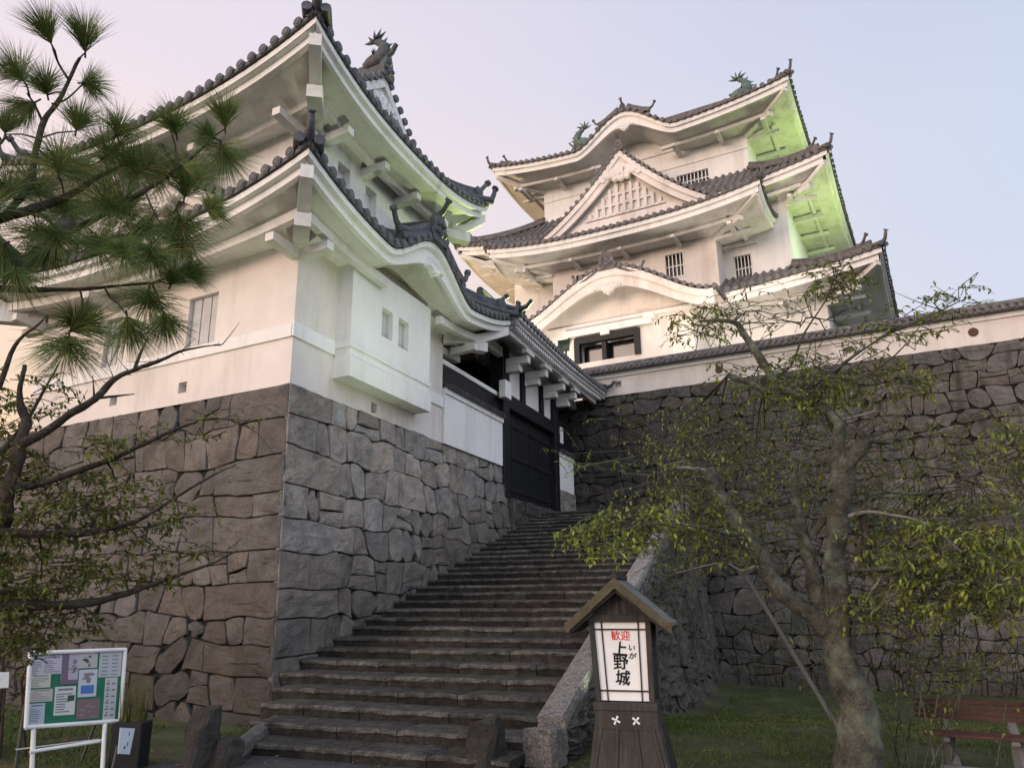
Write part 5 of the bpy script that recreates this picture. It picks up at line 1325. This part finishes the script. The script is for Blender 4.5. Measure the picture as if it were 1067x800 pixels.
# foliage clusters: cx,cy,rx,ry,D0,D1,n sprays,leaves,leaf size,tone
rng=random.Random(21)
CL=[(700,470,90,30,9.0,11.0,20,7,.075,.8),(830,480,110,40,9.0,11.5,34,7,.075,.8),(960,500,110,50,9.0,11.5,34,7,.075,.8),(760,545,90,30,9.0,10.5,20,7,.075,.85),(900,590,120,50,9.0,11,30,7,.075,.75),(1000,325,28,12,8.4,9.0,7,5,.075,1.1),(955,345,30,14,8.3,8.9,9,5,.075,1.0),(915,360,25,12,8.2,8.8,4,4,.07,.9),
(872,300,20,14,8.0,8.4,12,8,.08,.8),(730,345,26,14,8.0,8.6,13,7,.08,1.0),(780,325,30,18,8.0,8.6,8,5,.07,.9),(850,345,35,28,8.0,8.8,10,4,.065,.9),
(800,395,45,14,8.0,8.8,14,7,.08,1.0),(842,418,35,14,7.9,8.5,20,9,.085,1.0),(925,408,42,14,8.2,8.8,16,8,.08,1.0),(880,390,40,16,8.2,8.8,10,5,.075,.95),
(780,460,80,28,8.2,9.6,26,7,.07,1.0),(880,470,60,28,8.3,9.6,12,6,.07,.9),(740,450,30,22,8.2,9.0,10,6,.07,1.0),(700,500,42,20,7.6,8.6,10,6,.075,1.1),(770,510,60,22,8.0,9.4,26,7,.07,1.0),(850,520,50,26,8.3,9.6,16,6,.07,.9),
(625,565,30,13,7.2,7.6,12,9,.085,1.55),(660,550,38,14,7.3,7.9,16,9,.085,1.35),(710,545,38,22,7.4,8.3,18,8,.08,1.15),(755,560,40,24,7.6,8.6,16,7,.08,1.0),(725,590,42,14,7.5,8.2,8,6,.075,1.0),
(950,545,60,26,8.2,9.4,26,7,.07,.85),(1010,500,50,34,8.3,9.4,22,7,.075,.9),(1050,480,24,22,8.2,9.2,12,7,.08,1.1),(930,580,40,22,7.5,8.6,22,8,.08,1.05),(985,590,50,26,7.3,8.3,40,9,.085,1.15),(1040,600,36,30,7.2,8.2,36,9,.085,1.15),(960,620,50,22,7.3,8.2,26,8,.08,1.0),(1020,640,48,14,7.2,8.0,16,8,.08,1.0),(915,640,34,14,7.4,8.0,10,7,.075,.95),(980,555,70,20,8.0,9.2,20,7,.07,.95),
(895,655,22,8,7.6,7.9,4,5,.07,1.2),(960,680,40,18,7.6,8.6,8,5,.065,.8),(1010,700,40,12,7.8,8.8,8,5,.065,.8),(820,600,30,20,8.2,9.0,6,4,.06,.8),(665,640,40,10,7.6,8.2,3,3,.06,.9),(1080,560,40,60,7.4,9.0,24,8,.085,1.0)]
tw=MB(); lf=MB()
CL=[(cx,cy,rx*1.3,ry*1.35,D0,D1+.4,(ns if ns<30 else ns*.62),nl,ll*.9,tn) for cx,cy,rx,ry,D0,D1,ns,nl,ll,tn in CL]
for cx,cy,rx,ry,D0,D1,ns,nl,ll,tn in CL:
    c=atD(cx,cy,(D0+D1)/2); near=min(sk,key=lambda q:(q-c).length)
    if (near-c).length>.35:
        k=2
        for _ in range(k):
            e=c+Vector((rng.uniform(-.15,.15),rng.uniform(-.15,.15),rng.uniform(-.08,.08))); m_=near.lerp(e,.5)+Vector((0,0,.06))
            tw.smooth=True; tw.tube([near,m_,e],[.011,.008,.005],5,cap=False)
    for i in range(int(ns*3.4)):
        a=rng.uniform(0,6.28); rr_=math.sqrt(rng.random())*1.1
        p=atD(cx+rx*rr_*math.cos(a),cy+ry*rr_*math.sin(a),rng.uniform(D0,D1)); L_=rng.uniform(.18,.42)
        d=Vector((rng.uniform(-1,1),rng.uniform(-.6,.6),rng.uniform(-.45,.4))).normalized()
        if p.x<c.x: d.x=-abs(d.x)
        else: d.x=abs(d.x)
        p0=p-d*L_*.5; p1=p+d*L_*.5
        if rng.random()<.6:
            q0=p0.lerp(c,.6); tw.smooth=True; tw.tube([q0,p0],[.005,.004],4,cap=False)
        spray(tw,lf,p0,p1,nl,ll,rng,(tn*1.05,tn,tn*.9),r0=.005)
# thin bare twigs
for i in range(70):
    q=rng.choice(sk); 
    if q.z<1.0: continue
    d=Vector((rng.uniform(-1,1),rng.uniform(-.8,.5),rng.uniform(-.5,.9))).normalized(); L_=rng.uniform(.3,.9)
    pts=[q+d*L_*t+noise.noise_vector(q*3+d*t*2)*.10*t for t in (0,.3,.6,1)]; tw.smooth=True; tw.tube(pts,[.007,.005,.004,.002],5,cap=False)
tw.build('twigs',M['bark'],ct); o=lf.build('foliage',M['leaf'],ct)
# suckers and shrub stems between trunk and bench
sh=empty('sapling_shrub',atZ(948,812,.1)); tag(sh,'loose leafy saplings sprouting between the cherry trunk and the bench','shrub')
tw=MB(); lf=MB()
for (x0,x1,y1) in ((935,948,655),(955,975,650),(968,930,668),(925,955,700),(985,1010,672),(940,915,700),(960,1000,705),(905,860,700),(880,840,660),(930,900,730),(975,990,720),(945,962,612),(1030,1045,690),(1000,960,740)):
    b0=atZ(x0,rng.uniform(800,815),.1); D=math.hypot(b0.x,b0.y); e=atD(x1,y1,D+rng.uniform(-.1,.6)); m_=b0.lerp(e,.5)+Vector((rng.uniform(-.08,.08),0,.02))
    tw.smooth=True; c=curve([Vector((*b0,.008)),Vector((*m_,.006)),Vector((*e,.003))],5); tw.tube([p for p,_ in c],[r for _,r in c],5,cap=False)
    for k in range(9):
        p=c[min(len(c)-1,int(len(c)*rng.uniform(.3,1)))][0]; d=Vector((rng.uniform(-1,1),rng.uniform(-.5,.5),rng.uniform(-.2,.5))).normalized(); spray(tw,lf,p,p+d*rng.uniform(.10,.28),4,.055,rng,(.95,.95,.8),r0=.003)
tw.build('stems',M['bark'],sh); lf.build('foliage',M['leaf'],sh)
# prop pole
mb=MB(); mb.smooth=True; a_=atD(770,598,8.9); b_3=atD(842,722,8.7); mb.tube([a_,b_3],.024,12)
b0=b_3+(b_3-a_)*.55; mb.tube([b_3,b0],.024,12)
tag(mb.build('prop_pole',M['steel']),'slanted grey metal pole propped up behind the cherry tree beside the boulder wall','pole')
# brambles on the flank wall
br=empty('bramble_bush',FS(5.5,5.2,1.0)); tag(br,'thin tangled twiggy bush hanging over the sloping slab and boulder wall','shrub')
tw=MB(); lf=MB()
for i in range(60):
    s_=rng.uniform(1.5,9); q=FS(s_,nR(s_)+.45,stz(s_)+rng.uniform(-.7,.15)); d=Vector((rng.uniform(-.9,.9),rng.uniform(-.9,.1),rng.uniform(-.4,.7))).normalized(); L_=rng.uniform(.3,.9)
    pts=[q+d*L_*t+Vector((0,0,-.25*t*t))+noise.noise_vector(q*3+d*t*2)*.1*t for t in (0,.3,.6,1)]; tw.smooth=True; tw.tube(pts,[.006,.005,.004,.002],4,cap=False)
    if s_>4.5 or rng.random()<.35:
        for k in range(4): p=pts[rng.randint(1,3)]; dd=Vector((rng.uniform(-1,1),rng.uniform(-.5,.5),rng.uniform(-.3,.4))).normalized(); spray(tw,lf,p,p+dd*.2,4,.06,rng,(.8,.85,.7),r0=.003)
tw.build('stems',M['bark'],br); lf.build('foliage',M['leafd'],br)
# left tree --------------------------------------------------------
lt=empty('leafy_tree',Vector((-4.9,5.9,0))); tag(lt,'dark leafy tree with a long bare branch reaching across the left stone wall','tree')
mb=MB(); sk=[]
q=limb(mb,[(Vector((-4.9,5.95,-.1)),0,0,.16),(Vector((-4.82,5.9,.9)),0,0,.14),(-14,560,6.9,.075),(0,508,6.8,.055),(13,480,6.8,.046),(20,455,6.8,.040),(24,430,6.9,.032),(20,400,6.9,.024),(28,370,6.9,.015)],n=12,seed=51); sk+=q; mb.build('trunk',M['bark_dark'],lt)
def lb(pts,seed,nm='branch'):
    global sk
    mb=MB(); q=limb(mb,pts,n=8,seed=seed,jit=.012,rough=.08); sk+=q; mb.build(nm,M['bark_dark'],lt); return q
qb=lb([(21,453,6.8,.042),(50,438,6.75,.036),(75,420,6.7,.034),(98,407,6.7,.03),(120,388,6.7,.026),(140,379,6.7,.02),(165,370,6.7,.016),(195,358,6.7,.010),(233,353,6.7,.004)],52)
lb([(140,379,6.7,.016),(146,362,6.7,.011),(155,345,6.7,.006)],53); lb([(98,406,6.7,.010),(97,383,6.7,.003)],54); lb([(100,407,6.7,.012),(120,405,6.7,.008),(140,403,6.7,.004)],55)
lb([(8,500,6.8,.035),(60,488,6.7,.026),(110,472,6.7,.022),(150,455,6.6,.016),(190,438,6.6,.012),(225,430,6.6,.007),(262,442,6.6,.004),(285,470,6.6,.002)],56)
lb([(-10,545,6.8,.04),(50,548,6.6,.03),(100,545,6.6,.022),(150,530,6.5,.014),(200,500,6.5,.009),(245,478,6.5,.004)],57)
lb([(-15,620,6.6,.045),(60,622,6.5,.034),(110,616,6.5,.026),(160,600,6.5,.016),(205,585,6.5,.010),(245,568,6.5,.005)],58)
lb([(-10,470,6.9,.03),(20,440,7.0,.02),(45,400,7.1,.012),(62,370,7.1,.006)],59)
lb([(0,395,6.5,.02),(15,350,6.5,.014),(40,330,6.5,.008),(52,318,6.5,.004)],60)
tw=MB(); lf=MB()
for i in range(26):
    p=rng.choice(qb[8:]); d=Vector((rng.uniform(-.7,.9),rng.uniform(-.4,.4),rng.uniform(-.3,1))).normalized(); tw.smooth=True; L_=rng.uniform(.02,.07) if i>6 else rng.uniform(.15,.3); tw.tube([p,p+d*L_*.5+Vector((0,0,-.02*L_)),p+d*L_],[.0045,.003,.002],4,cap=False)
CL=[(40,400,40,28,6.9,7.4,12,6,.06,.8),(20,430,24,26,6.9,7.4,16,7,.06,.8),(15,480,30,24,6.7,7.4,26,8,.065,.8),(60,500,50,22,6.6,7.4,26,8,.065,.9),(110,460,28,14,6.5,6.9,9,8,.07,1.3),(120,505,50,16,6.5,7.2,18,7,.065,1.0),(180,445,50,9,6.5,6.8,7,4,.06,1.0),(230,435,34,14,6.5,6.8,7,4,.055,1.1),(60,540,70,26,6.4,7.4,50,8,.065,.85),(140,540,50,22,6.4,7.0,24,7,.065,.9),(190,525,36,14,6.4,6.8,8,5,.06,1.0),(40,590,60,26,6.3,7.4,40,8,.065,.8),(120,590,60,20,6.4,7.0,22,7,.065,.85),(175,570,40,14,6.4,6.8,7,5,.06,.9),(20,640,34,40,6.3,7.2,44,8,.065,.7),(70,640,36,14,6.4,7.0,12,7,.065,.8),(-20,560,40,80,6.3,7.4,60,8,.07,.8),(210,570,30,8,6.4,6.7,4,4,.055,1.0)]
for cx,cy,rx,ry,D0,D1,ns,nl,ll,tn in CL:
    c=atD(cx,cy,(D0+D1)/2); near=min(sk,key=lambda q:(q-c).length)
    if (near-c).length>.25: tw.smooth=True; tw.tube([near,near.lerp(c,.5)+Vector((0,0,.05)),c],[.010,.007,.004],5,cap=False)
    for i in range(int(ns*1.9)):
        a=rng.uniform(0,6.28); rr_=math.sqrt(rng.random()); p=atD(cx+rx*rr_*math.cos(a),cy+ry*rr_*math.sin(a),rng.uniform(D0,D1)); L_=rng.uniform(.15,.36)
        d=Vector((rng.uniform(-.4,1),rng.uniform(-.6,.6),rng.uniform(-.25,.25))).normalized(); spray(tw,lf,p-d*L_*.5,p+d*L_*.5,nl,ll,rng,(tn,tn,tn*.9),r0=.004)
tw.build('twigs',M['bark_dark'],lt); lf.build('foliage',M['leafd'],lt)
# understorey shrub by the wall, far left
us=empty('dense_shrub',Vector((-6.3,8.9,0))); tag(us,'dense dark shrub against the stone wall behind the notice board','shrub')
tw=MB(); lf=MB()
for i in range(150):
    x=rng.uniform(-7.4,-5.0); y=rng.uniform(8.2,9.6); h=rng.uniform(.2,1.9)*(1-.35*max(0,(x+6)/1.0)); p=Vector((x,y,h)); d=Vector((rng.uniform(-1,1),rng.uniform(-1,1),rng.uniform(-.2,.8))).normalized(); spray(tw,lf,p,p+d*.35,8,.07,rng,(.75,.75,.7),r0=.004)
for i in range(14):
    x=rng.uniform(-7.1,-5.2); tw.tube([Vector((x,9,0)),Vector((x+rng.uniform(-.2,.2),8.9,.8)),Vector((x+rng.uniform(-.3,.3),8.9,1.6))],[.02,.014,.006],5)
tw.build('stems',M['bark_dark'],us); lf.build('foliage',M['leafd'],us)
ug=empty('ivy_undergrowth',FW(9,-2.2,-.6)); tag(ug,'tangled dark undergrowth along the foot of the high wall behind the bench','shrub')
tw=MB(); lf=MB()
for i in range(420):
    a=rng.uniform(3.5,15.5); b_=-rng.uniform(1.2,3.4); hh=rng.uniform(.0,1.0)*(1.5+.8*noise.noise(Vector((a*.7,0,3)))); p=FW(a,b_,-.65+hh); d=Vector((rng.uniform(-1,1),rng.uniform(-1,.3),rng.uniform(-.2,.7))).normalized(); spray(tw,lf,p,p+d*.4,9,.085,rng,(.62,.66,.55),r0=.005)
for i in range(40):
    p=FW(rng.uniform(3.5,15.5),-2.0,-.7); tw.tube([p,p+Vector((rng.uniform(-.3,.3),-.1,.8)),p+Vector((rng.uniform(-.5,.5),-.2,1.5))],[.02,.014,.005],5)
tw.build('stems',M['bark_dark'],ug); lf.build('foliage',M['leafd'],ug)
# far trees in the afterglow, beyond the turret on the left
for k,(az,D,H_,W_,lab) in enumerate(((-36.5,30,9.0,5.0,'backlit yellow green tree glowing beyond the left end of the turret wall'),(-43,36,11,6,'far backlit tree at the left edge behind the dark leafy branches'))):
    b0=dirv(az)*D; t=empty('distant_tree',b0); tag(t,lab,'tree')
    mb=MB(); sk=limb(mb,[(b0,0,0,.3),(b0+Vector((0,0,H_*.4)),0,0,.22),(b0+Vector((.3,0,H_*.8)),0,0,.08)],n=8,seed=70+k); mb.build('trunk',M['bark_dark'],t)
    lf=MB(); tw=MB()
    for i in range(420):
        a=rng.uniform(0,6.28); v=rng.random(); rr_=W_*.5*math.sqrt(rng.random())*math.sin(math.pi*(.15+.8*v)); p=b0+Vector((math.cos(a)*rr_,math.sin(a)*rr_,H_*(.25+.75*v)))
        if noise.noise(p*.6)<-.18: continue
        d=Vector((rng.uniform(-1,1),rng.uniform(-1,1),rng.uniform(-.3,.4))).normalized(); spray(tw,lf,p,p+d*.9,7,.24,rng,(1,1,1),r0=.012)
    tw.build('twigs',M['bark_dark'],t); lf.build('foliage',M['far'],t)
# pine ---------------------------------------------------------------
pt=empty('pine_tree',Vector((-4.3,3.6,0))); tag(pt,'pine tree reaching in from the left with long needled branches before the turret roof','pine tree')
mb=MB(); sk=[]
limb(mb,[(Vector((-4.4,3.6,-.1)),0,0,.22),(Vector((-4.3,3.6,1.5)),0,0,.18),(Vector((-4.15,3.7,3.0)),0,0,.14),(Vector((-3.9,3.8,3.9)),0,0,.10),(-30,235,4.9,.08),(30,268,4.9,.06),(60,240,4.8,.055),(75,222,4.8,.04)],n=12,seed=81); mb.build('trunk',M['bark'],pt)
def pb(pts,seed):
    global sk
    mb=MB(); q=limb(mb,pts,n=8,seed=seed,jit=.01); sk+=q; mb.build('branch',M['bark_dark'],pt)
pb([(-20,222,4.8,.035),(15,215,4.8,.03),(50,205,4.8,.026),(85,190,4.8,.02),(110,175,4.8,.014),(150,160,4.8,.01)],82)
pb([(10,213,4.8,.02),(35,185,4.8,.02),(42,150,4.8,.018),(50,118,4.8,.016),(65,98,4.8,.014),(78,75,4.8,.011),(90,52,4.8,.008)],83)
pb([(78,75,4.8,.009),(68,58,4.8,.007),(62,42,4.8,.005)],84); pb([(50,118,4.8,.008),(42,100,4.8,.007),(34,88,4.8,.005)],85); pb([(60,100,4.8,.008),(75,95,4.8,.006),(92,80,4.8,.005)],185)
pb([(70,235,4.8,.02),(120,212,4.7,.016),(155,192,4.6,.013),(190,170,4.6,.010),(218,146,4.6,.007)],86); pb([(185,172,4.6,.006),(188,150,4.6,.005),(183,130,4.6,.004)],87); pb([(155,192,4.6,.006),(168,222,4.6,.005),(185,235,4.6,.004)],187); pb([(200,160,4.6,.005),(210,180,4.6,.004)],188)
pb([(0,290,4.7,.02),(40,292,4.7,.015),(90,292,4.7,.011),(125,290,4.7,.010),(160,288,4.7,.007)],88); pb([(110,291,4.7,.006),(116,302,4.7,.005)],89); pb([(85,292,4.7,.006),(88,310,4.7,.005),(78,328,4.7,.004)],90)
pb([(-10,150,4.7,.015),(5,140,4.7,.010),(12,132,4.7,.006)],91); pb([(60,240,4.8,.02),(90,245,4.8,.012),(130,238,4.7,.008),(160,236,4.7,.006)],92)
lf=MB(); rng=random.Random(99)
TU_=[(62,42,-18,34,4.8,60),(93,42,12,36,4.8,60),(98,78,100,30,4.8,80),(30,82,-40,44,4.8,95),(38,92,-120,30,4.8,70),(62,96,-5,34,4.8,110),(80,135,10,36,4.8,90),(8,132,10,28,4.7,80),(0,165,-60,30,4.7,100),
(125,130,20,34,4.8,100),(60,170,0,40,4.8,140),(85,175,10,46,4.8,150),(110,165,60,48,4.8,150),(135,170,90,44,4.8,150),(40,190,-30,40,4.8,140),(15,190,-40,40,4.8,140),(75,200,180,44,4.8,150),(105,200,150,46,4.8,150),(130,200,170,46,4.7,150),(150,170,70,40,4.7,130),(100,235,180,42,4.8,140),(130,240,170,44,4.7,140),(60,230,200,36,4.8,140),(45,255,200,34,4.8,140),
(183,128,0,34,4.6,90),(200,170,100,20,4.6,60),(238,130,0,40,4.6,70),(232,140,170,36,4.6,120),(222,140,-60,22,4.6,90),(195,205,10,44,4.6,90),(190,215,160,46,4.6,120),(178,240,100,40,4.6,140),(215,215,60,28,4.6,110),(165,255,180,40,4.6,140),(150,235,20,36,4.7,140),
(75,335,180,44,4.7,120),(75,335,60,44,4.7,70),(73,333,0,26,4.7,110),(137,318,170,38,4.7,75),(160,300,180,42,4.7,110),(178,292,20,30,4.7,80),(168,315,160,36,4.7,90),(190,285,60,26,4.7,110),(20,270,200,40,4.7,130),(10,240,250,36,4.7,130),(-5,205,-60,40,4.7,140),(35,222,160,36,4.8,140)]
up_=(ray(533,300)-ray(533,400)).normalized(); rt_=Vector((1,0,0)); fw_=ray(533,400).normalized()
for (x,y,an,rp,D,spd) in TU_:
    x+=rng.uniform(-7,7); y+=rng.uniform(-7,7); D+=rng.uniform(-.25,.25); spd*=rng.uniform(.75,1.1); rp*=rng.uniform(.85,1.12)
    c=atD(x,y,D); L_=rp/800*D*1.18; d0=(up_*math.cos(R(an))+rt_*math.sin(R(an))).normalized()
    d0=(d0+fw_*rng.uniform(-.35,.35)).normalized(); n=400
    near=min(sk,key=lambda q:(q-c).length)
    if (near-c).length>.04: lf.cur=1; lf.smooth=True; lf.tube([near,near.lerp(c,.5)+Vector((0,0,.015)),c],[.006,.005,.004],5,cap=False); lf.cur=0; lf.smooth=False
    lf.cur=1; lf.tube([c-d0*.03,c+d0*L_*.3],[.006,.004],5); lf.cur=0
    ax1=d0.orthogonal().normalized(); ax2=d0.cross(ax1)
    for i in range(n):
        th=R(spd)*math.sqrt(rng.random())*rng.uniform(.75,1.0); ph=rng.uniform(0,6.28); v=d0*math.cos(th)+(ax1*math.cos(ph)+ax2*math.sin(ph))*math.sin(th)
        o=c+d0*L_*.3*rng.random(); l=L_*rng.uniform(.5,1.12); s_=v.cross(fw_); s_=(s_.normalized() if s_.length>.01 else ax1)*.0012
        m_=o+v*l*.5; e=o+v*l+Vector((0,0,-.10*l)); t=rng.uniform(.6,1.5); yl=rng.random()<.06; lf.tint=(t*(3.0 if yl else 1),t*(1.4 if yl else 1),t*.8)
        lf.add([o-s_,o+s_,m_+s_,e,m_-s_],[(0,1,2,4),(4,2,3)])
lf.build('needles',[M['needle'],M['bark_dark']],pt)
